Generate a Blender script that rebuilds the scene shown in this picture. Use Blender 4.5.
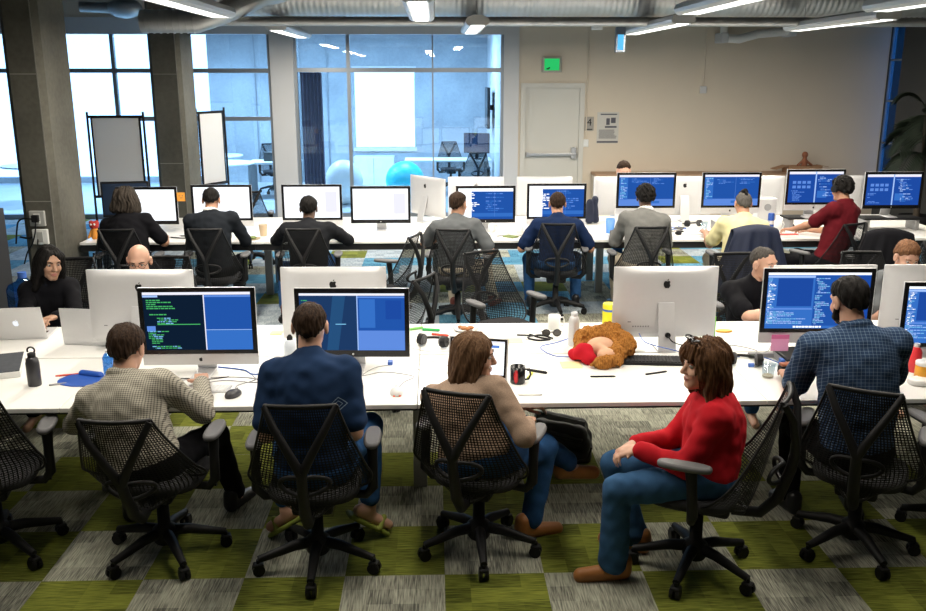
import bpy, bmesh, math, random
import numpy as np
from mathutils import Vector, Matrix

# ------------------------------------------------------------------ clear, camera, world, light, exposure
for o in list(bpy.data.objects):
    bpy.data.objects.remove(o)
SC = bpy.context.scene
COL = SC.collection
RAD = math.radians

cam_d = bpy.data.cameras.new('camera')
cam_d.sensor_width = 36.0
cam_d.lens = 900.0 / 926.0 * 36.0
cam_d.clip_end = 200
cam = bpy.data.objects.new('camera', cam_d)
cam.location = (0, 0, 2.4)
cam.rotation_euler = (RAD(90 - 14.4), 0, RAD(-1.8))
COL.objects.link(cam)
SC.camera = cam

SC.view_settings.view_transform = 'Standard'
SC.view_settings.look = 'None'
SC.view_settings.gamma = 1.0
SC.view_settings.use_curve_mapping = False
SC.view_settings.exposure = 0.12
SC.cycles.use_denoising = True
SC.cycles.max_bounces = 8
SC.cycles.diffuse_bounces = 4
SC.cycles.transparent_max_bounces = 24
SC.cycles.sample_clamp_indirect = 6.0

WORLD_STRENGTH = 3.2
PENDANT_W = 34.0
PENDANT_COL = (1.0, 0.92, 0.79)
world = bpy.data.worlds.new('sky')
SC.world = world
world.use_nodes = True
wn = world.node_tree.nodes
wl = world.node_tree.links
bg = wn['Background']
# overcast bright sky, whiter near the horizon
tc = wn.new('ShaderNodeTexCoord')
sx = wn.new('ShaderNodeSeparateXYZ')
cr = wn.new('ShaderNodeValToRGB')
cr.color_ramp.elements[0].position = 0.0
cr.color_ramp.elements[0].color = (0.62, 0.82, 1.0, 1)
cr.color_ramp.elements[1].position = 0.6
cr.color_ramp.elements[1].color = (0.30, 0.58, 1.0, 1)
wl.new(tc.outputs['Generated'], sx.inputs[0])
wl.new(sx.outputs['Z'], cr.inputs['Fac'])
wl.new(cr.outputs['Color'], bg.inputs['Color'])
bg.inputs['Strength'].default_value = WORLD_STRENGTH


def area(name, loc, size, power, color, rot=(0, 0, 0)):
    l = bpy.data.lights.new(name, 'AREA')
    l.shape = 'RECTANGLE'
    l.size, l.size_y = size
    l.energy = power
    l.color = color
    o = bpy.data.objects.new(name, l)
    o.location = loc
    o.rotation_euler = rot
    COL.objects.link(o)
    return o


def portal(loc, size, rot):
    o = area('window_portal', loc, size, 0, (1, 1, 1), rot)
    o.data.cycles.is_portal = True
    return o


# portals in the outer window openings, so that the sky is sampled through them
portal((-8.5, 20.95, 2.0), (6.9, 3.4), (RAD(-90), 0, 0))
portal((-1.12, 20.95, 1.65), (1.4, 1.8), (RAD(-90), 0, 0))

# ------------------------------------------------------------------ materials
MATS = {}


def mat(name, color, rough=0.5, metal=0.0, var=0.06, scale=40.0, bump=0.0, spec=0.5, coat=0.0, stretch=None, sheen=0.0):
    """Principled material with a little procedural variation."""
    if name in MATS:
        return MATS[name]
    m = bpy.data.materials.new(name)
    m.use_nodes = True
    nt = m.node_tree
    b = nt.nodes['Principled BSDF']
    b.inputs['Roughness'].default_value = rough
    b.inputs['Metallic'].default_value = metal
    b.inputs['Specular IOR Level'].default_value = 0.15 if (rough >= 0.9 and spec == 0.5) else spec
    b.inputs['Coat Weight'].default_value = coat
    b.inputs['Sheen Weight'].default_value = sheen
    t = nt.nodes.new('ShaderNodeTexCoord')
    mp = nt.nodes.new('ShaderNodeMapping')
    if stretch:
        mp.inputs['Scale'].default_value = stretch
    n = nt.nodes.new('ShaderNodeTexNoise')
    n.inputs['Scale'].default_value = scale
    n.inputs['Detail'].default_value = 3
    r = nt.nodes.new('ShaderNodeMix')
    r.data_type = 'RGBA'
    c = Vector(color[:3])
    r.inputs['A'].default_value = (*[max(0, x * (1 - var)) for x in c], 1)
    r.inputs['B'].default_value = (*[min(1, x * (1 + var)) for x in c], 1)
    nt.links.new(t.outputs['Object'], mp.inputs['Vector'])
    nt.links.new(mp.outputs['Vector'], n.inputs['Vector'])
    nt.links.new(n.outputs['Fac'], r.inputs['Factor'])
    nt.links.new(r.outputs['Result'], b.inputs['Base Color'])
    if bump:
        bp = nt.nodes.new('ShaderNodeBump')
        bp.inputs['Strength'].default_value = bump
        bp.inputs['Distance'].default_value = 0.004
        nt.links.new(n.outputs['Fac'], bp.inputs['Height'])
        nt.links.new(bp.outputs['Normal'], b.inputs['Normal'])
    MATS[name] = m
    return m


def emat(name, color, strength=1.0, sample=False):
    if name in MATS:
        return MATS[name]
    m = bpy.data.materials.new(name)
    m.use_nodes = True
    nt = m.node_tree
    nt.nodes.remove(nt.nodes['Principled BSDF'])
    e = nt.nodes.new('ShaderNodeEmission')
    e.inputs['Color'].default_value = (*color, 1)
    e.inputs['Strength'].default_value = strength
    nt.links.new(e.outputs[0], nt.nodes['Material Output'].inputs['Surface'])
    m.cycles.emission_sampling = 'AUTO' if sample else 'NONE'
    MATS[name] = m
    return m


def glassmat(name, tint, gloss=0.08):
    m = bpy.data.materials.new(name)
    m.use_nodes = True
    nt = m.node_tree
    nt.nodes.remove(nt.nodes['Principled BSDF'])
    t = nt.nodes.new('ShaderNodeBsdfTransparent')
    t.inputs['Color'].default_value = (*tint, 1)
    g = nt.nodes.new('ShaderNodeBsdfGlossy')
    g.inputs['Roughness'].default_value = 0.02
    x = nt.nodes.new('ShaderNodeMixShader')
    x.inputs[0].default_value = gloss
    nt.links.new(t.outputs[0], x.inputs[1])
    nt.links.new(g.outputs[0], x.inputs[2])
    nt.links.new(x.outputs[0], nt.nodes['Material Output'].inputs['Surface'])
    return m


class NT:
    """Tiny helper to write math node chains."""

    def __init__(s, m):
        s.nt = m.node_tree

    def v(s, x, sock):
        if isinstance(x, (int, float)):
            sock.default_value = x
        else:
            s.nt.links.new(x, sock)

    def m(s, op, a, b=0.0, c=None):
        n = s.nt.nodes.new('ShaderNodeMath')
        n.operation = op
        s.v(a, n.inputs[0])
        s.v(b, n.inputs[1])
        if c is not None:
            s.v(c, n.inputs[2])
        return n.outputs[0]

    def mix(s, f, a, b):
        n = s.nt.nodes.new('ShaderNodeMix')
        n.data_type = 'RGBA'
        s.v(f, n.inputs['Factor'])
        for k, x in (('A', a), ('B', b)):
            if isinstance(x, tuple):
                n.inputs[k].default_value = (*x, 1)
            else:
                s.nt.links.new(x, n.inputs[k])
        return n.outputs['Result']

    def obj_xyz(s):
        t = s.nt.nodes.new('ShaderNodeTexCoord')
        x = s.nt.nodes.new('ShaderNodeSeparateXYZ')
        s.nt.links.new(t.outputs['Object'], x.inputs[0])
        return x.outputs, t.outputs['Object']

    def comb(s, x, y, z=0.0):
        c = s.nt.nodes.new('ShaderNodeCombineXYZ')
        for i, q in enumerate((x, y, z)):
            s.v(q, c.inputs[i])
        return c.outputs[0]

    def noise(s, vec, scale, detail=2.0):
        n = s.nt.nodes.new('ShaderNodeTexNoise')
        n.inputs['Scale'].default_value = scale
        n.inputs['Detail'].default_value = detail
        s.nt.links.new(vec, n.inputs['Vector'])
        return n.outputs['Fac']

    def white(s, vec):
        n = s.nt.nodes.new('ShaderNodeTexWhiteNoise')
        s.nt.links.new(vec, n.inputs['Vector'])
        return n.outputs['Value']


def carpet_material():
    m = mat('carpet', (0.3, 0.3, 0.2), rough=0.95, spec=0.1)
    q = NT(m)
    (x, y, z), vec = q.obj_xyz()
    tx = q.m('DIVIDE', q.m('ADD', x, 0.95), 0.4925)
    ty = q.m('DIVIDE', y, 0.4985)
    ix = q.m('FLOOR', tx)
    iy = q.m('FLOOR', ty)
    par = q.m('MODULO', q.m('ADD', q.m('ADD', ix, iy), 100.0), 2.0)        # checkerboard of the near tiles
    cell = q.white(q.comb(ix, iy, 3.0))
    cell2 = q.white(q.comb(ix, iy, 11.0))
    # threads run along x in one tile and along y in the next
    sa = q.noise(q.comb(q.m('MULTIPLY', x, 9.0), q.m('MULTIPLY', y, 150.0)), 1.0, 3.0)
    sb = q.noise(q.comb(q.m('MULTIPLY', x, 150.0), q.m('MULTIPLY', y, 9.0)), 1.0, 3.0)
    far = q.m('GREATER_THAN', y, 5.48)
    deep = q.m('GREATER_THAN', y, 6.9)
    # far rows: mixture picked per tile
    isgreen_far = q.m('LESS_THAN', cell2, 0.25)
    isblue = q.m('MULTIPLY', deep, q.m('GREATER_THAN', cell, 0.72))
    ispale = q.m('MULTIPLY', deep, q.m('LESS_THAN', cell, 0.42))
    near_green = par
    green = q.m('ADD', q.m('MULTIPLY', far, isgreen_far), q.m('MULTIPLY', q.m('SUBTRACT', 1.0, far), near_green))
    st = q.m('ADD', q.m('MULTIPLY', green, sa), q.m('MULTIPLY', q.m('SUBTRACT', 1.0, green), sb))
    # small blocks inside one tile
    bx = q.m('FLOOR', q.m('MULTIPLY', tx, 4.0))
    by = q.m('FLOOR', q.m('MULTIPLY', ty, 4.0))
    blk = q.white(q.comb(bx, by, 7.0))
    f = q.m('ADD', q.m('MULTIPLY', q.m('SUBTRACT', st, 0.5), 2.6), q.m('ADD', q.m('MULTIPLY', q.m('SUBTRACT', blk, 0.5), 0.55), 0.5))
    n = q.nt.nodes.new('ShaderNodeClamp')
    q.v(f, n.inputs[0])
    f = n.outputs[0]
    cg = q.mix(f, (0.06, 0.07, 0.012), (0.23, 0.255, 0.04))
    cb = q.mix(f, (0.10, 0.10, 0.085), (0.43, 0.43, 0.34))
    cp = q.mix(f, (0.22, 0.26, 0.29), (0.46, 0.52, 0.56))
    cl = q.mix(f, (0.04, 0.14, 0.23), (0.13, 0.33, 0.47))
    c = q.mix(green, cb, cg)
    c = q.mix(ispale, c, cp)
    c = q.mix(isblue, c, cl)
    b = q.nt.nodes['Principled BSDF']
    q.nt.links.new(c, b.inputs['Base Color'])
    bp = q.nt.nodes.new('ShaderNodeBump')
    bp.inputs['Strength'].default_value = 0.4
    bp.inputs['Distance'].default_value = 0.004
    q.nt.links.new(st, bp.inputs['Height'])
    q.nt.links.new(bp.outputs[0], b.inputs['Normal'])
    return m


def check_material(name, base, line, cell, width, fine=0.0, rough=0.9):
    """Woven check: lines of one colour on another, on the object's own coordinates."""
    m = mat(name, base, rough=rough, spec=0.2)
    q = NT(m)
    (x, y, z), vec = q.obj_xyz()
    fx = q.m('FRACT', q.m('DIVIDE', q.m('ADD', x, 10.0), cell))
    fz = q.m('FRACT', q.m('DIVIDE', q.m('ADD', q.m('ADD', z, q.m('MULTIPLY', y, 0.5)), 10.0), cell))
    a = q.m('LESS_THAN', fx, width)
    b = q.m('LESS_THAN', fz, width)
    s = q.m('MULTIPLY', q.m('ADD', a, b), 0.5)
    n = q.noise(vec, 9.0, 3.0)
    base2 = q.mix(n, tuple(0.8 * v for v in base), tuple(min(1, 1.15 * v) for v in base))
    c = q.mix(s, base2, line)
    q.nt.links.new(c, q.nt.nodes['Principled BSDF'].inputs['Base Color'])
    return m


def stripe_material(name, base, dark, zlo):
    """Red jersey with a darker shoulder yoke and faint vertical seams."""
    m = mat(name, base, rough=0.85, spec=0.2)
    q = NT(m)
    (x, y, z), vec = q.obj_xyz()
    n = q.noise(vec, 14.0, 3.0)
    c = q.mix(n, tuple(0.8 * v for v in base), base)
    s = q.m('LESS_THAN', q.m('FRACT', q.m('MULTIPLY', q.m('ADD', y, 5.0), 14.0)), 0.12)
    c = q.mix(q.m('MULTIPLY', s, q.m('GREATER_THAN', z, zlo)), c, dark)
    q.nt.links.new(c, q.nt.nodes['Principled BSDF'].inputs['Base Color'])
    return m


def tee_material(name, base, mark):
    """Navy T-shirt with a small outlined diamond printed low on the back of one shoulder."""
    m = mat(name, base, rough=0.9, spec=0.15)
    q = NT(m)
    (x, y, z), vec = q.obj_xyz()
    n = q.noise(vec, 8.0, 3.0)
    c = q.mix(n, tuple(0.75 * v for v in base), tuple(1.2 * v for v in base))
    d = q.m('ADD', q.m('ABSOLUTE', q.m('SUBTRACT', x, 0.135)), q.m('MULTIPLY', q.m('ABSOLUTE', q.m('SUBTRACT', z, 0.885)), 1.25))
    ring = q.m('MULTIPLY', q.m('GREATER_THAN', d, 0.039), q.m('LESS_THAN', d, 0.044))
    ring2 = q.m('MULTIPLY', q.m('GREATER_THAN', d, 0.018), q.m('LESS_THAN', d, 0.022))
    ring = q.m('MULTIPLY', q.m('ADD', ring, ring2), q.m('LESS_THAN', y, 0.05))
    c = q.mix(ring, c, mark)
    q.nt.links.new(c, q.nt.nodes['Principled BSDF'].inputs['Base Color'])
    return m


def hair_material(name, c0, c1, rough=0.65):
    m = mat(name, c0, rough=rough, spec=0.10)
    q = NT(m)
    (x, y, z), vec = q.obj_xyz()
    n = q.noise(q.comb(q.m('MULTIPLY', x, 150.0), q.m('MULTIPLY', y, 150.0), q.m('MULTIPLY', z, 18.0)), 1.0, 3.0)
    c = q.mix(q.m('MULTIPLY_ADD', q.m('SUBTRACT', n, 0.5), 2.2, 0.5), c0, c1)
    b = q.nt.nodes['Principled BSDF']
    q.nt.links.new(c, b.inputs['Base Color'])
    bp = q.nt.nodes.new('ShaderNodeBump')
    bp.inputs['Strength'].default_value = 0.5
    bp.inputs['Distance'].default_value = 0.004
    q.nt.links.new(n, bp.inputs['Height'])
    q.nt.links.new(bp.outputs[0], b.inputs['Normal'])
    return m


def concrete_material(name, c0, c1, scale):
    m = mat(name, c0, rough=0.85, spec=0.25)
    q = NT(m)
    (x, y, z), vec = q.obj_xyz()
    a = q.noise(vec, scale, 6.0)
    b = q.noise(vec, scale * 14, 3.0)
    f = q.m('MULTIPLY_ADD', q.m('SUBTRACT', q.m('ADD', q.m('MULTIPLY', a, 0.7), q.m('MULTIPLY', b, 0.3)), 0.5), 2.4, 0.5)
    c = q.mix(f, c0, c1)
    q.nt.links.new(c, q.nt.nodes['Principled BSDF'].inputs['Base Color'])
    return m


M_white_top = mat('white_laminate', (0.86, 0.85, 0.82), 0.35, var=0.02)
M_edge = mat('black_edge', (0.015, 0.015, 0.017), 0.6)
M_leg = mat('grey_metal', (0.33, 0.33, 0.33), 0.45, 0.3)
M_black = mat('black_plastic', (0.008, 0.008, 0.009), 0.55, spec=0.3)
M_net = mat('black_net', (0.010, 0.010, 0.011), 0.7, spec=0.25)
M_seat = mat('charcoal_fabric', (0.035, 0.035, 0.038), 0.9, bump=0.3, scale=300)
M_pad = mat('grey_arm_pad', (0.115, 0.115, 0.12), 0.55)
M_alu = mat('aluminium', (0.68, 0.68, 0.69), 0.38, 0.35, var=0.02)
M_bezel = mat('glossy_black', (0.006, 0.006, 0.007), 0.25)
M_wall = mat('beige_paint', (0.68, 0.595, 0.485), 0.85, var=0.03, scale=2.5)
M_frame = mat('white_frame', (0.62, 0.62, 0.63), 0.6, var=0.03, scale=3)
M_door = mat('door_paint', (0.62, 0.60, 0.55), 0.6, var=0.03, scale=3)
M_mull = mat('mullion_metal', (0.30, 0.33, 0.36), 0.4, 0.6)
M_steel = mat('steel', (0.55, 0.55, 0.56), 0.3, 0.9)
M_galv = mat('galvanised_steel', (0.55, 0.55, 0.55), 0.42, 0.8, var=0.18, scale=6)
M_conc = concrete_material('column_concrete', (0.075, 0.072, 0.060), (0.155, 0.148, 0.122), 1.6)
M_conc2 = concrete_material('panel_concrete', (0.30, 0.33, 0.36), (0.50, 0.53, 0.56), 1.2)
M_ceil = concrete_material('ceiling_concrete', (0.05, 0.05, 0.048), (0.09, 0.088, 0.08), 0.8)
M_white = mat('white_plastic', (0.80, 0.80, 0.78), 0.4, var=0.02)
M_paper = mat('paper', (0.85, 0.84, 0.80), 0.8, var=0.02)
M_glass = glassmat('window_glass', (0.74, 0.88, 1.0), 0.07)
M_clear = glassmat('clear_plastic', (0.88, 0.93, 0.96), 0.12)
M_bluep = glassmat('blue_plastic', (0.22, 0.48, 0.85), 0.12)
M_carpet = carpet_material()

# ------------------------------------------------------------------ object helpers


def link(name, me, parent=None):
    o = bpy.data.objects.new(name, me)
    COL.objects.link(o)
    if parent is not None:
        o.parent = parent
    return o


def tag(o, label, cat, group=None):
    o['label'] = label
    o['category'] = cat
    if group:
        o['group'] = group
    return o


def thing(name, label, cat, loc=(0, 0, 0), rz=0.0, group=None):
    o = bpy.data.objects.new(name, None)
    o.empty_display_size = 0.05
    COL.objects.link(o)
    o.location = loc
    o.rotation_euler = (0, 0, rz)
    return tag(o, label, cat, group)


def copy_tree(o, parent=None):
    c = o.copy()
    COL.objects.link(c)
    if parent is not None:
        c.parent = parent
    for ch in list(o.children):
        copy_tree(ch, c)
    return c


class MB:
    """Mesh builder; every method appends to one mesh."""

    def __init__(s):
        s.v, s.f, s.mi, s.sm, s.cur, s.smooth = [], [], [], [], 0, False
        s.M = Matrix.Identity(4)

    def add(s, verts, faces, smooth=None):
        n = len(s.v)
        s.v += [tuple(s.M @ Vector(p)) for p in verts]
        for f in faces:
            s.f.append([i + n for i in f])
            s.mi.append(s.cur)
            s.sm.append(s.smooth if smooth is None else smooth)
        return s

    def mat(s, i):
        s.cur = i
        return s

    def at(s, loc=(0, 0, 0), rz=0.0, rx=0.0, ry=0.0, sc=1.0):
        s.M = Matrix.Translation(loc) @ Matrix.Rotation(rz, 4, 'Z') @ Matrix.Rotation(ry, 4, 'Y') @ Matrix.Rotation(rx, 4, 'X') @ Matrix.Scale(sc, 4)
        return s

    def box(s, x0, x1, y0, y1, z0, z1, b=0.0):
        if b <= 0:
            v = [(x, y, z) for z in (z0, z1) for y in (y0, y1) for x in (x0, x1)]
            return s.add(v, [(0, 2, 3, 1), (4, 5, 7, 6), (0, 1, 5, 4), (2, 6, 7, 3), (0, 4, 6, 2), (1, 3, 7, 5)], False)
        bm = bmesh.new()
        bmesh.ops.create_cube(bm, size=1.0)
        for q in bm.verts:
            q.co = Vector(((x0 + x1) / 2 + q.co.x * (x1 - x0), (y0 + y1) / 2 + q.co.y * (y1 - y0), (z0 + z1) / 2 + q.co.z * (z1 - z0)))
        bmesh.ops.bevel(bm, geom=bm.edges[:], offset=b, segments=2, profile=0.5, affect='EDGES')
        bm.verts.index_update()
        vs = [tuple(q.co) for q in bm.verts]
        fs = [[q.index for q in f.verts] for f in bm.faces]
        bm.free()
        return s.add(vs, fs, False)

    def rings(s, rings, cap=True, closed=True, smooth=True):
        n = len(rings[0])
        v = [p for r in rings for p in r]
        f = []
        for i in range(len(rings) - 1):
            for j in range(n if closed else n - 1):
                k = (j + 1) % n
                f.append((i * n + j, i * n + k, (i + 1) * n + k, (i + 1) * n + j))
        s.add(v, f, smooth)
        if cap:
            s.add(rings[0], [tuple(reversed(range(n)))], False)
            s.add(rings[-1], [tuple(range(n))], False)
        return s

    def tube(s, pts, r, seg=8, cap=True):
        pts = [Vector(p) for p in pts]
        rs = r if isinstance(r, (list, tuple)) else [r] * len(pts)
        rings = []
        up = Vector((0, 0, 1))
        prev = None
        for i, p in enumerate(pts):
            t = (pts[min(i + 1, len(pts) - 1)] - pts[max(i - 1, 0)]).normalized()
            if prev is None:
                a = t.cross(up)
                if a.length < 1e-3:
                    a = t.cross(Vector((1, 0, 0)))
            else:
                a = prev - t * prev.dot(t)
                if a.length < 1e-5:
                    a = t.cross(up)
            a.normalize()
            prev = a
            c = t.cross(a)
            rings.append([tuple(p + (a * math.cos(2 * math.pi * k / seg) + c * math.sin(2 * math.pi * k / seg)) * rs[i]) for k in range(seg)])
        return s.rings(rings, cap)

    def lathe(s, prof, c=(0, 0, 0), seg=20, cap=True):
        rings = [[(c[0] + r * math.cos(2 * math.pi * k / seg), c[1] + r * math.sin(2 * math.pi * k / seg), c[2] + z) for k in range(seg)] for r, z in prof]
        return s.rings(rings, cap)

    def ell(s, c, r, seg=16, rg=10):
        rings = []
        for i in range(rg + 1):
            a = math.pi * (i / rg - 0.5) * 0.998
            rings.append([(c[0] + r[0] * math.cos(a) * math.cos(2 * math.pi * k / seg), c[1] + r[1] * math.cos(a) * math.sin(2 * math.pi * k / seg), c[2] + r[2] * math.sin(a)) for k in range(seg)])
        return s.rings(rings, True)

    def pad(s, cx, cy, hx, hy, z0, z1, r, ex=4.0, seg=32, tilt=0.0):
        """Rounded slab with a superellipse outline."""
        def ring(k, z):
            o = []
            for i in range(seg):
                a = 2 * math.pi * i / seg
                ca, sa = math.cos(a), math.sin(a)
                o.append((cx + (hx - k) * math.copysign(abs(ca) ** (2 / ex), ca), cy + (hy - k) * math.copysign(abs(sa) ** (2 / ex), sa), z + tilt * (hy * sa)))
            return o
        return s.rings([ring(r, z0), ring(r * 0.3, z0 + r * 0.3), ring(0, z0 + r), ring(0, z1 - r), ring(r * 0.3, z1 - r * 0.3), ring(r, z1)])

    def prism(s, pts, y0, y1):
        """2-D outline (x, z) extruded along y."""
        n = len(pts)
        v = [(x, y0, z) for x, z in pts] + [(x, y1, z) for x, z in pts]
        f = [tuple(range(n)), tuple(reversed(range(n, 2 * n)))] + [(i, n + i, n + (i + 1) % n, (i + 1) % n) for i in range(n)]
        return s.add(v, f, False)

    def grid(s, fn, nu, nv, smooth=True):
        v = [fn(i / nu, j / nv) for j in range(nv + 1) for i in range(nu + 1)]
        f = [(j * (nu + 1) + i, j * (nu + 1) + i + 1, (j + 1) * (nu + 1) + i + 1, (j + 1) * (nu + 1) + i) for j in range(nv) for i in range(nu)]
        return s.add(v, f, smooth)

    def mesh(s, name, mats):
        me = bpy.data.meshes.new(name)
        me.from_pydata(s.v, [], s.f)
        for m in (mats if isinstance(mats, (list, tuple)) else [mats]):
            me.materials.append(m)
        me.polygons.foreach_set('material_index', s.mi)
        me.polygons.foreach_set('use_smooth', s.sm)
        bm = bmesh.new()
        bm.from_mesh(me)
        bmesh.ops.recalc_face_normals(bm, faces=bm.faces)
        bm.to_mesh(me)
        bm.free()
        me.update()
        return me

    def obj(s, name, mats, parent=None):
        return link(name, s.mesh(name, mats), parent)


def spline(pts, n=6):
    P = [Vector(p) for p in pts]
    out = []
    for i in range(len(P) - 1):
        a, b_, c, d = P[max(i - 1, 0)], P[i], P[i + 1], P[min(i + 2, len(P) - 1)]
        for k in range(n):
            s = k / n
            out.append(0.5 * ((2 * b_) + (c - a) * s + (2 * a - 5 * b_ + 4 * c - d) * s * s + (3 * b_ - a - 3 * c + d) * s ** 3))
    out.append(P[-1])
    return out


def structure(o):
    o['kind'] = 'structure'
    return o


def text_mesh(name, body, size, m, parent, loc, rot=(math.pi / 2, 0, 0)):
    c = bpy.data.curves.new(name, 'FONT')
    c.body = body
    c.size = size
    c.align_x = 'CENTER'
    c.align_y = 'CENTER'
    c.extrude = 0.0005
    t = bpy.data.objects.new(name + '_curve', c)
    COL.objects.link(t)
    dg = bpy.context.evaluated_depsgraph_get()
    me = bpy.data.meshes.new_from_object(t.evaluated_get(dg))
    bpy.data.objects.remove(t)
    me.materials.clear()
    me.materials.append(m)
    o = link(name, me, parent)
    o.location = loc
    o.rotation_euler = rot
    return o

# ------------------------------------------------------------------ smooth sculpting by distance fields
EDGES = [((0, 0, 0), (1, 0, 0)), ((0, 1, 0), (1, 1, 0)), ((0, 0, 1), (1, 0, 1)), ((0, 1, 1), (1, 1, 1)),
         ((0, 0, 0), (0, 1, 0)), ((1, 0, 0), (1, 1, 0)), ((0, 0, 1), (0, 1, 1)), ((1, 0, 1), (1, 1, 1)),
         ((0, 0, 0), (0, 0, 1)), ((1, 0, 0), (1, 0, 1)), ((0, 1, 0), (0, 1, 1)), ((1, 1, 0), (1, 1, 1))]
RNG = np.random.RandomState(7)
WAVES = [(RNG.normal(size=3), RNG.uniform(0, 6.28)) for _ in range(10)]


def wobble(p, freq):
    """Cheap smooth noise in about [-1, 1] for points p (n, 3)."""
    out = np.zeros(len(p), np.float32)
    for i, (d, ph) in enumerate(WAVES):
        out += np.sin(p @ (d / np.linalg.norm(d) * freq * (0.7 + 0.08 * i)) + ph)
    return out / 4.0


class Field:
    def __init__(s):
        s.ops = []

    def cone(s, a, b, ra, rb=None, k=0.02, sub=False):
        s.ops.append(('c', np.array(a, float), np.array(b, float), ra, ra if rb is None else rb, k, sub))
        return s

    def ell(s, c, r, R=None, k=0.02, sub=False):
        s.ops.append(('e', np.array(c, float), np.array(r, float), np.eye(3) if R is None else np.array(R, float), None, k, sub))
        return s

    def mesh(s, name, mats, res=0.006, noise=(), clip=None):
        lo = np.full(3, 1e9)
        hi = -lo
        for op in s.ops:
            if op[6]:
                continue
            if op[0] == 'c':
                e = max(op[3], op[4])
                lo = np.minimum(lo, np.minimum(op[1], op[2]) - e)
                hi = np.maximum(hi, np.maximum(op[1], op[2]) + e)
            else:
                e = max(op[2])
                lo = np.minimum(lo, op[1] - e)
                hi = np.maximum(hi, op[1] + e)
        lo -= 0.02 + 3 * res
        hi += 0.02 + 3 * res
        n = np.ceil((hi - lo) / res).astype(int) + 1
        F = np.full(n, 0.5, np.float32)
        ax = [lo[i] + res * np.arange(n[i]) for i in range(3)]
        for kind, a, b, ra, rb, k, sub in s.ops:
            if kind == 'c':
                e = max(ra, rb) + k + 3 * res
                l, h = np.minimum(a, b) - e, np.maximum(a, b) + e
            else:
                e = max(b) + k + 3 * res
                l, h = a - e, a + e
            i0 = np.clip(np.floor((l - lo) / res).astype(int), 0, n)
            i1 = np.clip(np.ceil((h - lo) / res).astype(int) + 1, 0, n)
            if (i1 <= i0).any():
                continue
            sl = tuple(slice(i0[i], i1[i]) for i in range(3))
            X = ax[0][sl[0]][:, None, None]
            Y = ax[1][sl[1]][None, :, None]
            Z = ax[2][sl[2]][None, None, :]
            if kind == 'c':
                d = b - a
                L2 = max(d @ d, 1e-9)
                t = np.clip(((X - a[0]) * d[0] + (Y - a[1]) * d[1] + (Z - a[2]) * d[2]) / L2, 0, 1)
                D = np.sqrt((X - a[0] - t * d[0]) ** 2 + (Y - a[1] - t * d[1]) ** 2 + (Z - a[2] - t * d[2]) ** 2) - (ra + (rb - ra) * t)
            else:
                R = ra
                P = [(X - a[0]) * R[0, i] + (Y - a[1]) * R[1, i] + (Z - a[2]) * R[2, i] for i in range(3)]
                k0 = np.sqrt(sum((P[i] / b[i]) ** 2 for i in range(3)))
                k1 = np.sqrt(sum((P[i] / b[i] ** 2) ** 2 for i in range(3)))
                D = k0 * (k0 - 1.0) / np.maximum(k1, 1e-6)
            G = F[sl]
            if sub:
                hh = np.maximum(k - np.abs(G + D), 0) / k
                F[sl] = np.maximum(G, -D) + hh * hh * k * 0.25
            else:
                hh = np.maximum(k - np.abs(G - D), 0) / k
                F[sl] = np.minimum(G, D) - hh * hh * k * 0.25
        if noise or clip:
            idx = np.argwhere(np.abs(F) < 0.03)
            p = lo + idx * res
            v = F[idx[:, 0], idx[:, 1], idx[:, 2]]
            for fn in noise:
                v = v + fn(p)
            if clip:
                idx2 = np.argwhere(F < 0.03)
                p2 = lo + idx2 * res
                F[idx[:, 0], idx[:, 1], idx[:, 2]] = v
                v2 = F[idx2[:, 0], idx2[:, 1], idx2[:, 2]]
                F[idx2[:, 0], idx2[:, 1], idx2[:, 2]] = np.maximum(v2, clip(p2))
            else:
                F[idx[:, 0], idx[:, 1], idx[:, 2]] = v
        return surface(name, F, lo, res, mats)


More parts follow.
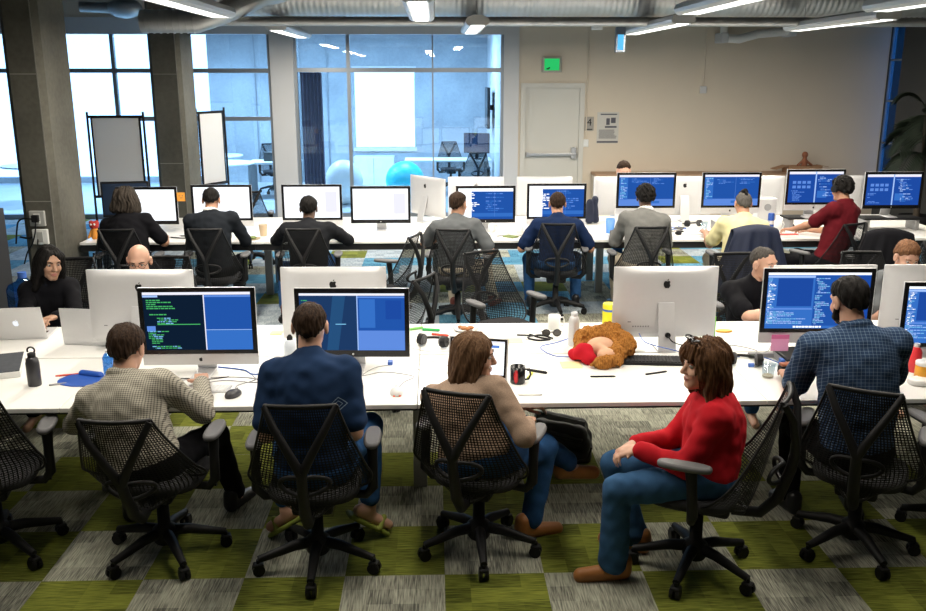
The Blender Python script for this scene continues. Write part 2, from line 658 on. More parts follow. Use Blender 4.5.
def surface(name, F, lo, res, mats):
    n = np.array(F.shape)
    S = F < 0
    c = n - 1
    allin = np.ones(c, bool)
    anyin = np.zeros(c, bool)
    for dx in (0, 1):
        for dy in (0, 1):
            for dz in (0, 1):
                q = S[dx:c[0] + dx, dy:c[1] + dy, dz:c[2] + dz]
                allin &= q
                anyin |= q
    act = np.argwhere(anyin & ~allin)
    acc = np.zeros((len(act), 3))
    cnt = np.zeros(len(act))
    for p, q in EDGES:
        ia = act + p
        ib = act + q
        va = F[ia[:, 0], ia[:, 1], ia[:, 2]]
        vb = F[ib[:, 0], ib[:, 1], ib[:, 2]]
        m = (va < 0) != (vb < 0)
        t = np.zeros(len(act))
        t[m] = va[m] / (va[m] - vb[m])
        pt = np.array(p) + t[:, None] * (np.array(q) - np.array(p))
        acc[m] += pt[m]
        cnt[m] += 1
    verts = lo + (act + acc / cnt[:, None]) * res
    ids = np.full(c, -1, np.int32)
    ids[act[:, 0], act[:, 1], act[:, 2]] = np.arange(len(act))
    quads = []
    for axis in range(3):
        o1, o2 = [(1, 2), (2, 0), (0, 1)][axis]
        sa = [slice(0, n[i]) for i in range(3)]
        sb = list(sa)
        sa[axis] = slice(0, n[axis] - 1)
        sb[axis] = slice(1, n[axis])
        A, B = S[tuple(sa)], S[tuple(sb)]
        e = np.argwhere(A != B)
        e = e[(e[:, o1] > 0) & (e[:, o2] > 0) & (e[:, o1] < c[o1]) & (e[:, o2] < c[o2])]
        inside = A[e[:, 0], e[:, 1], e[:, 2]]
        u = np.zeros(3, int)
        u[o1] = 1
        w = np.zeros(3, int)
        w[o2] = 1
        g = lambda x: ids[x[:, 0], x[:, 1], x[:, 2]]
        Q = np.stack([g(e - u - w), g(e - w), g(e), g(e - u)], 1)
        Q[~inside] = Q[~inside][:, ::-1]
        quads.append(Q)
    Q = np.concatenate(quads)
    Q = Q[(Q >= 0).all(1)]
    me = bpy.data.meshes.new(name)
    me.vertices.add(len(verts))
    me.vertices.foreach_set('co', verts.astype(np.float32).ravel())
    me.loops.add(Q.size)
    me.loops.foreach_set('vertex_index', Q.astype(np.int32).ravel())
    me.polygons.add(len(Q))
    me.polygons.foreach_set('loop_start', np.arange(0, Q.size, 4, dtype=np.int32))
    me.polygons.foreach_set('loop_total', np.full(len(Q), 4, np.int32))
    me.polygons.foreach_set('use_smooth', np.ones(len(Q), bool))
    for m in (mats if isinstance(mats, (list, tuple)) else [mats]):
        me.materials.append(m)
    me.update(calc_edges=True)
    return me


def rotz(a):
    c, s = math.cos(a), math.sin(a)
    return np.array([[c, -s, 0], [s, c, 0], [0, 0, 1.0]])


def rotx(a):
    c, s = math.cos(a), math.sin(a)
    return np.array([[1.0, 0, 0], [0, c, -s], [0, s, c]])


def roty(a):
    c, s = math.cos(a), math.sin(a)
    return np.array([[c, 0, s], [0, 1.0, 0], [-s, 0, c]])


def unit(v):
    return v / max(np.linalg.norm(v), 1e-9)


def ik(a, t, l1, l2, pole):
    d = t - a
    L = np.linalg.norm(d)
    if L > (l1 + l2) * 0.985:
        t = a + d / L * (l1 + l2) * 0.985
        d = t - a
        L = np.linalg.norm(d)
    L = max(L, abs(l1 - l2) + 0.02)
    n = unit(d)
    x = (l1 * l1 - l2 * l2 + L * L) / (2 * L)
    h = math.sqrt(max(l1 * l1 - x * x, 0))
    p = pole - n * (pole @ n)
    return a + n * x + unit(p) * h, t


# ------------------------------------------------------------------ people
M_eye = mat('eye_white', (0.42, 0.40, 0.38), 0.3)
M_iris = mat('iris_brown', (0.05, 0.03, 0.02), 0.15)
M_lip = mat('lips', (0.50, 0.20, 0.17), 0.45)


def head_prims(f, H, R, s=1.0):
    A = lambda x, y, z: H + R @ np.array([x * s, y * s, z * s])
    E = lambda c, r, k=0.02, sub=False: f.ell(A(*c), [v * s for v in r], R, k * s, sub)
    Cn = lambda a, b, ra, rb, k=0.02: f.cone(A(*a), A(*b), ra * s, rb * s, k * s)
    E((0, -0.015, 0.03), (0.073, 0.093, 0.082))
    E((0, 0.025, -0.03), (0.060, 0.060, 0.083))
    E((0, 0.03, -0.07), (0.050, 0.048, 0.040))
    Cn((-0.012, 0.07, -0.098), (0.012, 0.07, -0.098), 0.017, 0.017, 0.025)
    Cn((-0.034, 0.072, 0.026), (0.034, 0.072, 0.026), 0.012, 0.012, 0.02)
    for sx in (-1, 1):
        E((sx * 0.031, 0.094, 0.006), (0.017, 0.014, 0.011), 0.012, True)
        E((sx * 0.036, 0.058, -0.03), (0.022, 0.024, 0.022), 0.02)
        E((sx * 0.080, -0.012, -0.005), (0.012, 0.024, 0.035), 0.008)
        E((sx * 0.088, -0.002, -0.002), (0.006, 0.010, 0.016), 0.004, True)
    Cn((0, 0.080, 0.014), (0, 0.104, -0.026), 0.008, 0.0115, 0.012)
    for sx in (-1, 1):
        Cn((sx * 0.010, 0.094, -0.031), (sx * 0.010, 0.092, -0.031), 0.008, 0.008, 0.006)
    E((0, 0.083, -0.058), (0.024, 0.010, 0.0055), 0.006)
    E((0, 0.081, -0.068), (0.019, 0.011, 0.0065), 0.006)
    return A


def hand_prims(f, W, d, n, side, curl=0.45, spread=0.10, s=1.0):
    """Palm, four fingers and a thumb. W wrist, d pointing direction, n back-of-hand normal."""
    d = unit(d)
    n = unit(n - d * (n @ d))
    x = np.cross(d, n)                       # lateral, thumb side = -side * x handled below
    th = -side * x
    rot = lambda v, a, ax: v * math.cos(a) + np.cross(ax, v) * math.sin(a) + ax * (ax @ v) * (1 - math.cos(a))
    K = W + d * 0.088 * s
    for q in (-0.027, -0.009, 0.009, 0.026):
        f.cone(W + d * 0.018 * s + th * q * 0.75 * s, K + th * q * s, 0.0155 * s, 0.0125 * s, 0.012)
    lens = {0.027: (0.040, 0.025, 0.020), 0.009: (0.044, 0.029, 0.022), -0.009: (0.041, 0.027, 0.021), -0.026: (0.033, 0.021, 0.018)}
    for q, ls in lens.items():
        dd = unit(d + th * q * spread * 30)
        p = K + th * q * s
        r = 0.0088 * s
        c = curl * 0.55
        for L in ls:
            dd = rot(dd, -c, x)
            e = p + dd * L * s
            f.cone(p, e, r, r * 0.9, 0.003)
            p, r, c = e, r * 0.9, curl
    p = W + d * 0.025 * s + th * 0.026 * s
    dd = unit(d * 0.75 + th * 0.75 - n * 0.25)
    r = 0.0115 * s
    for L in (0.040, 0.030, 0.024):
        e = p + dd * L * s
        f.cone(p, e, r, r * 0.88, 0.006)
        p, r = e, r * 0.88
        dd = unit(dd + d * 0.35 - th * 0.2 - n * 0.1)


SKINS = {}


def person(label, loc, rot, head, skin, hair=None, hyaw=0.0, hpitch=0.0, hroll=0.0, twist=0.0, sex='m', pz=0.53,
           wrists=None, ankles=None, fdirs=None, shirt=None, sleeve='short', collar=False, pants=None, flare=0.0, shoes=None, sole=None,
           res=0.008, elbows=None, curl=0.45, face=False, glasses=False, beard=None, sw=None, wide=1.0, hs=1.0, group=None, barefoot=False, lap=None,
           palm=None, legs=True, neckband=None):
    """A seated figure: one skin surface (head, trunk, limbs, hands) with clothing and hair over it."""
    root = thing('person', label, 'person', (loc[0], loc[1], 0), rot, group)
    iR = rotz(-rot)
    Lc = lambda w: iR @ (np.array(w, float) - np.array([loc[0], loc[1], 0.0]))
    f0 = sex == 'f'
    g = (0.9 if f0 else 1.0)
    H = Lc(head)
    R = rotz(hyaw - rot) @ rotx(hpitch) @ roty(hroll)
    P = np.array([0.0, 0.0, pz])
    nb = H + R @ np.array([0, -0.05, -0.09]) + np.array([0, -0.015, -0.075])
    sp = nb - P
    sl = np.linalg.norm(sp)
    u = sp / sl
    X = rotz(twist) @ np.array([1.0, 0, 0])
    X = unit(X - u * (X @ u))
    Yv = np.cross(u, X)
    T = np.stack([X, Yv, u], 1)
    Tp = np.stack([np.array([1.0, 0, 0]), np.cross(u, [1.0, 0, 0]), u], 1)
    ks = sl / 0.47
    Wst = P + u * sl * 0.34 - Yv * 0.015
    Ch = P + u * sl * 0.68 - Yv * 0.018
    sw = sw or (0.165 if f0 else 0.19)
    S = [nb - u * (0.040 if sleeve == 'jacket' else 0.055) + Yv * 0.012 + X * (sd * sw) for sd in (-1, 1)]
    la, lf = (0.27, 0.245) if f0 else (0.295, 0.262)
    wr = []
    el = []
    for i, sd in enumerate((-1, 1)):
        tgt = Lc(wrists[i]) if wrists and wrists[i] is not None else np.array([sd * 0.16, 0.42, 0.79])
        pole = (np.array(elbows[i], float) if elbows and elbows[i] is not None else np.array([sd * 0.32, -0.35, -1.0]))
        e, t = ik(S[i], tgt, la, lf, pole)
        el.append(e)
        wr.append(t)
    lt, lsn = (0.41, 0.40) if f0 else (0.44, 0.43)
    hip, kn, an, fd = [], [], [], []
    for i, sd in enumerate((-1, 1)):
        h = P + np.array([sd * 0.088, 0.03, -0.015])
        tgt = Lc(ankles[i]) if ankles and ankles[i] is not None else np.array([sd * 0.13, 0.42, 0.085])
        pole = np.array([sd * 0.12, 0.6, 0.8])
        k_, t = ik(h, tgt, lt, lsn, pole)
        hip.append(h)
        kn.append(k_)
        an.append(t)
        if fdirs and fdirs[i] is not None:
            fd.append(unit(iR @ np.array(fdirs[i], float)))
        else:
            fd.append(unit(np.array([sd * 0.2, 1.0, -0.12])))

    def trunk(f, o, k=0.05, loose=0.0):
        f.ell(P + np.array([0, 0.0, 0.01]), np.array([0.168 * (1.04 if f0 else 1.0), 0.125, 0.118]) * 1.0 + o, Tp, k)
        f.ell(Wst, np.array([0.138 * g * wide, 0.102 * wide, 0.15 * ks]) + o + loose, T, k)
        f.ell(Ch, np.array([0.160 * g * wide, 0.112 * wide, 0.165 * ks]) + o, T, k)
        if f0:
            for sd in (-1, 1):
                f.ell(Ch + Yv * 0.085 + X * sd * 0.065 - u * 0.01, np.array([0.055, 0.05, 0.055]) + o * 0.5, T, 0.04)
        for i, sd in enumerate((-1, 1)):
            f.cone(nb - u * 0.045, S[i] - X * sd * 0.02, 0.058 * g + o, 0.060 * g + o, k)
            f.cone(nb - u * 0.01 + X * sd * 0.03, S[i] - X * sd * 0.05 + u * 0.01, 0.036 * g + o, 0.034 * g + o, 0.04)

    # --- skin
    f = Field()
    trunk(f, -0.006 if shirt is not None else 0.0)
    lr = 0.84 if pants is not None else 1.0
    f.cone(nb - u * 0.03, H + R @ np.array([0, -0.022, -0.06]), 0.058 * g, 0.055 * g, 0.03)
    A = head_prims(f, H, R, hs)
    for i, sd in enumerate((-1, 1)):
        f.cone(S[i], el[i], 0.052 * g, 0.040 * g, 0.03)
        mid = el[i] * 0.7 + wr[i] * 0.3
        f.cone(el[i], mid, 0.039 * g, 0.041 * g, 0.02)
        f.cone(mid, wr[i], 0.041 * g, 0.026 * g, 0.02)
        dr = unit(wr[i] - el[i])
        if palm and palm[i] is not None:
            dh, nh = iR @ np.array(palm[i][0], float), iR @ np.array(palm[i][1], float)
        else:
            dh, nh = unit(np.array([dr[0], dr[1], dr[2] * 0.3])), np.array([0, 0, 1.0])
        hand_prims(f, wr[i], dh, nh, sd, curl, s=0.92 if f0 else 1.0)
        if legs:
            f.cone(hip[i], kn[i], 0.085 * lr, 0.056 * lr, 0.04)
            f.cone(kn[i], kn[i] * 0.6 + an[i] * 0.4, 0.055 * lr, 0.053 * lr, 0.02)
            f.cone(kn[i] * 0.6 + an[i] * 0.4, an[i], 0.053 * lr, 0.036, 0.02)
            dv = unit(np.cross(fd[i], np.cross(fd[i], [0, 0, 1.0])))
            f.cone(an[i] - fd[i] * 0.045 + dv * 0.035, an[i] + fd[i] * 0.15 + dv * 0.045, 0.032, 0.028, 0.03)
    link('body', f.mesh('body', skin, res), root)

    folds = [lambda p: 0.0040 * wobble(p * np.array([1.0, 1.0, 0.55]), 42.0) + 0.0026 * wobble(p[:, ::-1], 88.0)]
    # --- top
    if shirt is not None:
        f = Field()
        trunk(f, 0.010, 0.085, 0.012)
        end = {'short': 0.78, 'long': 1.0, 'jacket': 1.0, 'half': 0.95}[sleeve]
        for i, sd in enumerate((-1, 1)):
            tip = S[i] + (el[i] - S[i]) * min(end, 1.0)
            loose = 0.024 if sleeve == 'short' else 0.013
            f.cone(S[i], tip, 0.060 * g + 0.008, (0.052 - 0.012 * end) * g + loose + 0.006, 0.035)
            if end >= 1.0:
                cuff = el[i] + (wr[i] - el[i]) * 0.93
                f.cone(el[i], cuff, 0.041 * g + 0.017, 0.031 * g + 0.014, 0.02)
        f.cone(nb - u * 0.04, nb + (H - nb) * 0.16, 0.075 * g, 0.066 * g, 0.03)
        if collar:
            cc = nb + (H - nb) * 0.22
            ax = unit(H - nb)
            e1 = unit(np.cross(ax, [0, 1.0, 0]))
            e2 = np.cross(ax, e1)
            rr = 0.068 * g
            ring = [cc + e1 * rr * math.cos(q) + e2 * rr * math.sin(q) for q in np.linspace(0, 2 * math.pi, 15)]
            for q in range(14):
                f.cone(ring[q], ring[q + 1], 0.014, 0.014, 0.01)
        me = f.mesh('shirt', shirt, res, folds)
        link('jacket' if sleeve == 'jacket' else 'shirt', me, root)
    if neckband is not None:
        f = Field()
        cc = nb + (H - nb) * 0.30
        ax = unit(H - nb)
        e1 = unit(np.cross(ax, [0, 1.0, 0]))
        e2 = np.cross(ax, e1)
        ring = [cc + (e1 * math.cos(q) + e2 * math.sin(q)) * 0.064 * g for q in np.linspace(0, 2 * math.pi, 15)]
        for q in range(14):
            f.cone(ring[q] - ax * 0.012, ring[q + 1] + ax * 0.004, 0.013, 0.013, 0.01)
        link('shirt_collar', f.mesh('shirt_collar', neckband, 0.006), root)
    # --- trousers
    if pants is not None and legs:
        f = Field()
        f.ell(P + np.array([0, 0.0, 0.0]), [0.185, 0.142, 0.118], Tp, 0.04)
        for i, sd in enumerate((-1, 1)):
            f.cone(hip[i], kn[i], 0.098, 0.070, 0.035)
            hem = kn[i] + (an[i] - kn[i]) * (0.95 if not barefoot else 0.86)
            f.cone(kn[i], hem, 0.068, 0.056 + flare, 0.02)
        link('trousers', f.mesh('trousers', pants, res, folds), root)
    # --- shoes
    if shoes is not None and legs:
        for i, sd in enumerate((-1, 1)):
            f = Field()
            dv = unit(np.cross(fd[i], np.cross(fd[i], [0, 0, 1.0])))
            a0 = an[i] - fd[i] * 0.05 + dv * 0.042
            a1 = an[i] + fd[i] * 0.165 + dv * 0.050
            if barefoot:
                side = np.cross(fd[i], dv)
                for q in np.linspace(-1, 1, 5):
                    f.cone(a0 - fd[i] * 0.03 + side * q * 0.032 + dv * 0.034, a1 - fd[i] * 0.01 * abs(q) + side * q * 0.040 + dv * 0.030, 0.013, 0.013, 0.01)
                f.cone(a1 - fd[i] * 0.07 - side * 0.046 + dv * 0.02, a1 - fd[i] * 0.06 - dv * 0.034, 0.012, 0.014, 0.01)
                f.cone(a1 - fd[i] * 0.07 + side * 0.046 + dv * 0.02, a1 - fd[i] * 0.06 - dv * 0.034, 0.012, 0.014, 0.01)
            else:
                f.cone(a0, a1, 0.040, 0.033, 0.03)
                f.cone(a0 - dv * 0.05, a0 + fd[i] * 0.03 - dv * 0.05, 0.042, 0.036, 0.03)
                f.cone(a0 + dv * 0.02, a1 + dv * 0.014, 0.028, 0.026, 0.02)
            link('sandal' if barefoot else 'shoe', f.mesh('shoe', shoes, min(res, 0.006)), root)
    # --- hair
    if hair:
        make_hair(root, H, R, hair, hs, min(res, 0.006))
    if beard is not None:
        f = Field()
        E = lambda c, r, k=0.015: f.ell(A(*c), [v * hs for v in r], R, k)
        E((0, 0.03, -0.072), (0.057, 0.056, 0.046))
        E((0, 0.062, -0.092), (0.034, 0.030, 0.030))
        for sx in (-1, 1):
            f.cone(A(sx * 0.064, 0.0, -0.02), A(sx * 0.05, 0.035, -0.075), 0.014, 0.02, 0.02)
        link('beard', f.mesh('beard', beard, min(res, 0.005), [lambda p: 0.002 * wobble(p, 260.0)]), root)
    if face:
        for sx in (-1, 1):
            b = MB()
            c = A(sx * 0.031, 0.0725, 0.006)
            b.ell(c, (0.0112, 0.0112, 0.0105))
            c2 = A(sx * 0.031, 0.0725 + 0.0062, 0.006)
            b.mat(1).ell(c2, (0.0066, 0.0066, 0.0066), 10, 6)
            b.obj('eye', [M_eye, M_iris], root)
            b = MB()
            b.tube([A(sx * 0.014, 0.089, 0.024), A(sx * 0.03, 0.088, 0.031), A(sx * 0.05, 0.072, 0.025)], [0.0028, 0.0034, 0.002], 6)
            b.obj('eyebrow', hair['m'] if hair else M_black, root)
        f = Field()
        f.ell(A(0, 0.0845, -0.0585), [0.023, 0.010, 0.0058], R, 0.004)
        f.ell(A(0, 0.0825, -0.0685), [0.019, 0.011, 0.0068], R, 0.004)
        link('lips', f.mesh('lips', M_lip, 0.0025), root)
    if glasses:
        b = MB()
        for sx in (-1, 1):
            pts = [A(sx * 0.033 + 0.023 * math.cos(q), 0.094, 0.004 + 0.017 * math.sin(q)) for q in np.linspace(0, 2 * math.pi, 15)]
            b.tube(pts, 0.0017, 6)
            b.tube([A(sx * 0.056, 0.092, 0.008), A(sx * 0.079, 0.03, 0.010), A(sx * 0.082, -0.02, 0.004)], 0.0018, 6)
        b.tube([A(-0.011, 0.095, 0.006), A(0, 0.098, 0.010), A(0.011, 0.095, 0.006)], 0.0017, 6)
        b.obj('glasses', M_bezel, root)
    root['_'] = 0
    del root['_']
    return root, A


def make_hair(root, H, R, hair, hs, res):
    A = lambda x, y, z: H + R @ np.array([x * hs, y * hs, z * hs])
    inv = R.T
    kind = hair['kind']
    m = hair['m']
    vol = hair.get('vol', 0.012)
    f = Field()

    def E(c, r, k=0.02, sub=False):
        f.ell(A(*c), [v * hs for v in r], R, k, sub)

    loc = lambda p: (p - H) @ R / hs

    def strands(p):
        q = loc(p)
        a = np.arctan2(q[:, 0], -q[:, 1])
        return 0.0022 * np.sin(a * 31 + q[:, 2] * 22 + 2 * np.sin(q[:, 2] * 40)) + 0.002 * np.sin(a * 17 - q[:, 2] * 35 + 1.0) + 0.002 * wobble(q, 60)

    if kind in ('short', 'buzz', 'curly', 'tuft'):
        E((0, -0.017, 0.032), (0.074 + vol, 0.094 + vol, 0.082 + vol * 1.2))
        for sx in (-1, 1):
            E((sx * 0.058, -0.03, 0.0), (0.016 + vol * 0.4, 0.045, 0.05), 0.02)
        E((0, -0.07, -0.035), (0.055 + vol * 0.5, 0.036 + vol * 0.4, 0.05), 0.03)
        for sx in (-1, 1):
            E((sx * 0.088, -0.006, -0.008), (0.024, 0.027, 0.040), 0.008, True)
        back = hair.get('back', 0.62)
        off = hair.get('off', 0.014)
        def clip(p):
            q = loc(p)
            return ((back * q[:, 1] + off) - q[:, 2]) * 0.8 + 0.006 * wobble(q, 170.0)

        def thin(p):
            q = loc(p)
            h = q[:, 2] - (back * q[:, 1] + off)
            return np.clip(0.011 - 0.30 * h, 0.0, 0.011) * (1.0 if kind in ('short', 'buzz', 'tuft') else 0.5)
        fr = {'curly': 0.008, 'short': 0.0025, 'buzz': 0.001, 'tuft': 0.001}[kind]
        nz = [thin, lambda p: fr * wobble(p, 150.0), (lambda p: 0.8 * strands(p)) if kind == 'short' else (lambda p: 0.4 * fr * wobble(p, 330.0))]
        if hair.get('bald'):
            E(hair['bald'], (0.033, 0.038, 0.03), 0.01, True)
        link('hair', f.mesh('hair', m, res, nz, clip), root)
        if kind == 'tuft':
            f2 = Field()
            f2.cone(A(0, 0.05, 0.105), A(0, -0.05, 0.118), 0.026 * hs, 0.028 * hs, 0.02)
            f2.cone(A(0, -0.05, 0.115), A(0, -0.085, 0.085), 0.024 * hs, 0.02 * hs, 0.02)
            link('hair_tuft', f2.mesh('hair_tuft', hair['m2'], res, [lambda p: 0.004 * wobble(p, 170.0)]), root)
        return
    # longer cuts: a shell around the skull with the face cut out
    ln = hair['len']                         # how far below the head centre the hair hangs
    wd = hair.get('wd', 0.0)
    E((0, -0.017, 0.030), (0.078 + vol, 0.098 + vol, 0.083 + vol))
    E((0, -0.030, -0.03), (0.084 + vol + wd * 0.6, 0.083 + vol, 0.10), 0.03)
    zz = -0.06
    while zz > -ln:
        k = (-zz) / ln
        E((0, -0.045 - 0.01 * k, zz), (0.076 + vol + wd * (0.5 + 0.5 * k), 0.062 + vol * 0.7, 0.05), 0.03)
        zz -= 0.035
    for sx in (-1, 1):
        f.cone(A(sx * (0.070 + vol * 0.5), 0.028, 0.045), A(sx * (0.074 + vol * 0.5 + wd), 0.005, -ln * 0.9), 0.018 * hs, 0.022 * hs, 0.03)
    E((0, 0.118, -0.045), (hair.get('fx', 0.062), hair.get('fy', 0.095), hair.get('fz', 0.105)), 0.015, True)
    E((0, 0.09, -0.16), (0.05, 0.08, 0.10), 0.02, True)
    if hair.get('bald'):
        E(hair['bald'], (0.030, 0.034, 0.02), 0.01, True)
    if hair.get('fringe'):
        for q in range(-5, 6):
            f.cone(A(q * 0.011, 0.07 - abs(q) * 0.003, 0.095), A(q * 0.0125 + 0.004, 0.096 - abs(q) * 0.0045, hair['fringe'] + 0.006 * (q % 2)), 0.012 * hs, 0.007 * hs, 0.012)
    amp = hair.get('amp', 1.0)
    link('hair', f.mesh('hair', m, res, [lambda p: amp * strands(p), lambda p: 0.0045 * amp * wobble(loc(p) * np.array([1, 1, 0.35]), 90.0)]), root)

# ------------------------------------------------------------------ the setting
WY = 15.5                                    # the glazed partition and the beige wall
CEIL = 3.95
structure(MB().box(-12, 7.9, -4, WY, -0.2, 0).obj('floor', M_carpet))
structure(MB().box(-12, 7.9, WY, 21.2, -0.2, 0).obj('floor_annex', mat('pale_floor', (0.55, 0.57, 0.58), 0.35, var=0.05, scale=1.5)))
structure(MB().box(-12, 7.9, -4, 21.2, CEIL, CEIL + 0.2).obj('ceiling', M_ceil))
structure(MB().box(-12.2, 7.9, -4.2, -4, 0, CEIL).obj('wall_rear', M_wall))
# beige wall with its door opening
w = MB()
w.box(1.42, 1.52, WY, WY + 0.2, 0, CEIL).box(2.48, 7.9, WY, WY + 0.2, 0, CEIL).box(1.52, 2.48, WY, WY + 0.2, 2.2, CEIL)
structure(w.obj('wall_back', M_wall))
M_dark = mat('shade_and_dark_grey', (0.07, 0.07, 0.068), 0.8, var=0.05, scale=2)  # side wall's shade put into its colour; also plain dark furniture
# side wall with a narrow window by the corner
w = MB()
w.box(7.67, 7.9, 15.49, WY, 0, CEIL, 0).box(7.67, 7.9, -4, 15.06, 0, CEIL).box(7.67, 7.9, 15.06, 15.49, 0, 0.5).box(7.67, 7.9, 15.06, 15.49, 3.2, CEIL)
structure(w.obj('wall_right', M_dark))
M_slit = glassmat('deep_blue_glass', (0.16, 0.34, 0.54), 0.05)
wnd = structure(MB().box(7.72, 7.73, 15.06, 15.49, 0.5, 3.2).obj('window_1', M_slit))
wb = MB()
wb.box(7.69, 7.76, 15.06, 15.08, 0.5, 3.2).box(7.69, 7.76, 15.47, 15.49, 0.5, 3.2)
for z in (1.25, 1.95, 2.62):
    wb.box(7.69, 7.76, 15.06, 15.49, z, z + 0.03)
structure(wb.obj('window_frame', M_mull, wnd))
# left: the far end of the floor, glazed
w = MB()
w.box(-12.2, -12, -4, 21.2, 0, CEIL)
structure(w.obj('wall_left', M_frame))
# white partition: posts, header, sill
w = MB()
w.box(-12, 1.42, WY - 0.02, WY + 0.14, 3.04, 3.30)
w.box(-2.70, -2.32, WY - 0.04, WY + 0.16, 0, 3.04)
w.box(1.17, 1.42, WY - 0.04, WY + 0.16, 0, 3.04)
structure(w.obj('wall_partition', M_frame))
structure(MB().box(-12, 1.42, WY, WY + 0.2, 3.30, CEIL).obj('wall_header', M_wall))


def glazing(n, x0, x1, vs, hs, thin=()):
    g = structure(MB().box(x0, x1, WY + 0.05, WY + 0.062, 0.08, 3.04).obj('window_%d' % n, M_glass))
    f = MB()
    for x in vs:
        f.box(x - 0.03, x + 0.03, WY + 0.02, WY + 0.095, 0.0, 3.04)
    for x in thin:
        f.box(x - 0.012, x + 0.012, WY + 0.03, WY + 0.08, 0.0, 3.04)
    for z in hs:
        f.box(x0, x1, WY + 0.015, WY + 0.1, z - 0.035, z + 0.035)
    f.box(x0, x1, WY + 0.015, WY + 0.1, 0.0, 0.08)
    structure(f.obj('window_frame', M_mull, g))


glazing(2, -2.32, 1.17, (-2.30, -1.42, 1.15), (2.47,), (-0.02,))
glazing(3, -5.28, -2.70, (-4.06, -2.72), (2.46, 1.68))
glazing(4, -12.0, -5.28, (-6.6, -5.28), (2.46,))
# rooms behind the glass
structure(MB().box(1.2, 1.4, WY + 0.16, 21.0, 0, CEIL).obj('wall_office', M_frame))
w = MB()
w.box(-5.03, -1.80, 20.9, 21.1, 0, CEIL).box(-0.44, 1.4, 20.9, 21.1, 0, CEIL).box(-1.80, -0.44, 20.9, 21.1, 0, 0.78).box(-1.80, -0.44, 20.9, 21.1, 2.52, CEIL)
w.box(-12, -5.03, 20.9, 21.1, 0, 0.12).box(-12, -5.03, 20.9, 21.1, 3.6, CEIL)
structure(w.obj('wall_outer', M_conc2))
b = MB()
for x in (-4.0, -3.5, -3.02, -2.4):
    b.box(x, x + 0.02, 20.87, 20.9, 0, 3.4)
structure(b.obj('trim_1', M_mull))
f = MB()
for x in (-10.4,):
    f.box(x - 0.04, x + 0.04, 20.93, 21.05, 0.12, 3.6)
structure(f.obj('window_5', M_mull))
f = MB()
f.box(-1.84, -0.40, 20.86, 20.9, 0.70, 0.78).box(-1.84, -0.40, 20.86, 20.9, 2.52, 2.58)
structure(f.obj('window_6', M_frame))
M_curt = mat('mauve_fabric', (0.17, 0.15, 0.20), 0.95, var=0.2, scale=5, stretch=(8, 1, 0.2))
c = MB().grid(lambda u, v: (-2.26 + 0.36 * u, WY + 0.30 + 0.03 * math.sin(u * 38), 0.002 + 2.43 * v), 60, 2)
tag(c.obj('curtain', M_curt), 'mauve full-height curtain hanging just inside the glazed office', 'curtain')

# door
d = structure(MB().box(1.54, 2.46, WY + 0.03, WY + 0.08, 0.01, 2.18).obj('door_1', M_door))
f = MB()
f.box(1.46, 1.54, WY - 0.025, WY + 0.1, 0, 2.18).box(2.46, 2.54, WY - 0.025, WY + 0.1, 0, 2.18).box(1.46, 2.54, WY - 0.025, WY + 0.1, 2.18, 2.26)
structure(f.obj('door_frame', M_door, d))
h = MB()
h.box(1.57, 2.43, WY - 0.05, WY - 0.015, 1.05, 1.10, 0.008).box(2.33, 2.42, WY - 0.045, WY + 0.03, 1.0, 1.2, 0.01).box(1.56, 1.62, WY - 0.04, WY + 0.03, 1.04, 1.11)
structure(h.obj('door_handle', M_steel, d))

# columns
def column(n, x0, x1, y0, y1):
    c = 0.05
    pts = [(x0 + c, y0), (x1 - c, y0), (x1, y0 + c), (x1, y1 - c), (x1 - c, y1), (x0 + c, y1), (x0, y1 - c), (x0, y0 + c)]
    m = MB().rings([[(x, y, 0) for x, y in pts], [(x, y, CEIL) for x, y in pts]], smooth=False)
    o = structure(m.obj('pillar_%d' % n, M_conc))
    j = MB()
    xs = x1 - c - 0.012
    j.box(xs, xs + 0.010, y0 - 0.003, y0, 0, CEIL)
    for z in (1.2, 2.4):
        j.box(x0 + c, x1 - c, y0 - 0.003, y0, z, z + 0.008)
    structure(j.obj('pillar_seam', mat('seam', (0.30, 0.29, 0.26), 0.9), o))


column(1, -4.03, -3.67, 8.85, 9.55)
column(2, -3.85, -3.42, 12.7, 13.4)

# ------------------------------------------------------------------ overhead: ducts, lamps, devices
t = thing('duct', 'spiral galvanised steel air duct running across under the ceiling', 'duct', (0, 12.1, 3.42))
b = MB()
n = 150
rings = []
for i in range(n * 4 + 1):
    x = -3.2 + 10.85 * i / (n * 4)
    r = 0.30 + (0.006 if i % 4 == 0 else 0.0)
    rings.append([(x, r * math.cos(2 * math.pi * k / 28), r * math.sin(2 * math.pi * k / 28)) for k in range(28)])
b.rings(rings)
b.obj('duct_run', M_galv, t)
b = MB()
b.tube([(-3.4, -1.0, -0.42), (-2.75, -1.0, -0.42), (-2.45, -0.85, -0.30), (-2.1, -0.5, -0.1), (-1.8, -0.2, 0.0)], 0.13, 20)
for x in np.linspace(-3.35, -2.8, 8):
    b.tube([(x, -1.0, -0.42), (x + 0.012, -1.0, -0.42)], 0.138, 20)
b.obj('duct_elbow', M_galv, t)
b = MB().tube([(-3.2, 11.4, 3.02), (7.7, 11.4, 3.02)], 0.055, 14)
tag(b.obj('pipe', M_galv), 'smooth shiny steel pipe running below the spiral duct', 'pipe')
tag(MB().box(-12, 7.7, 13.6, 14.0, 3.55, CEIL).obj('ceiling_beam', M_ceil), 'dark concrete beam under the ceiling behind the ducts', 'beam')

M_lamp_body = mat('lamp_body', (0.72, 0.72, 0.71), 0.4, var=0.02)
M_tube = emat('lamp_tube', (1.0, 0.97, 0.90), 3.0)


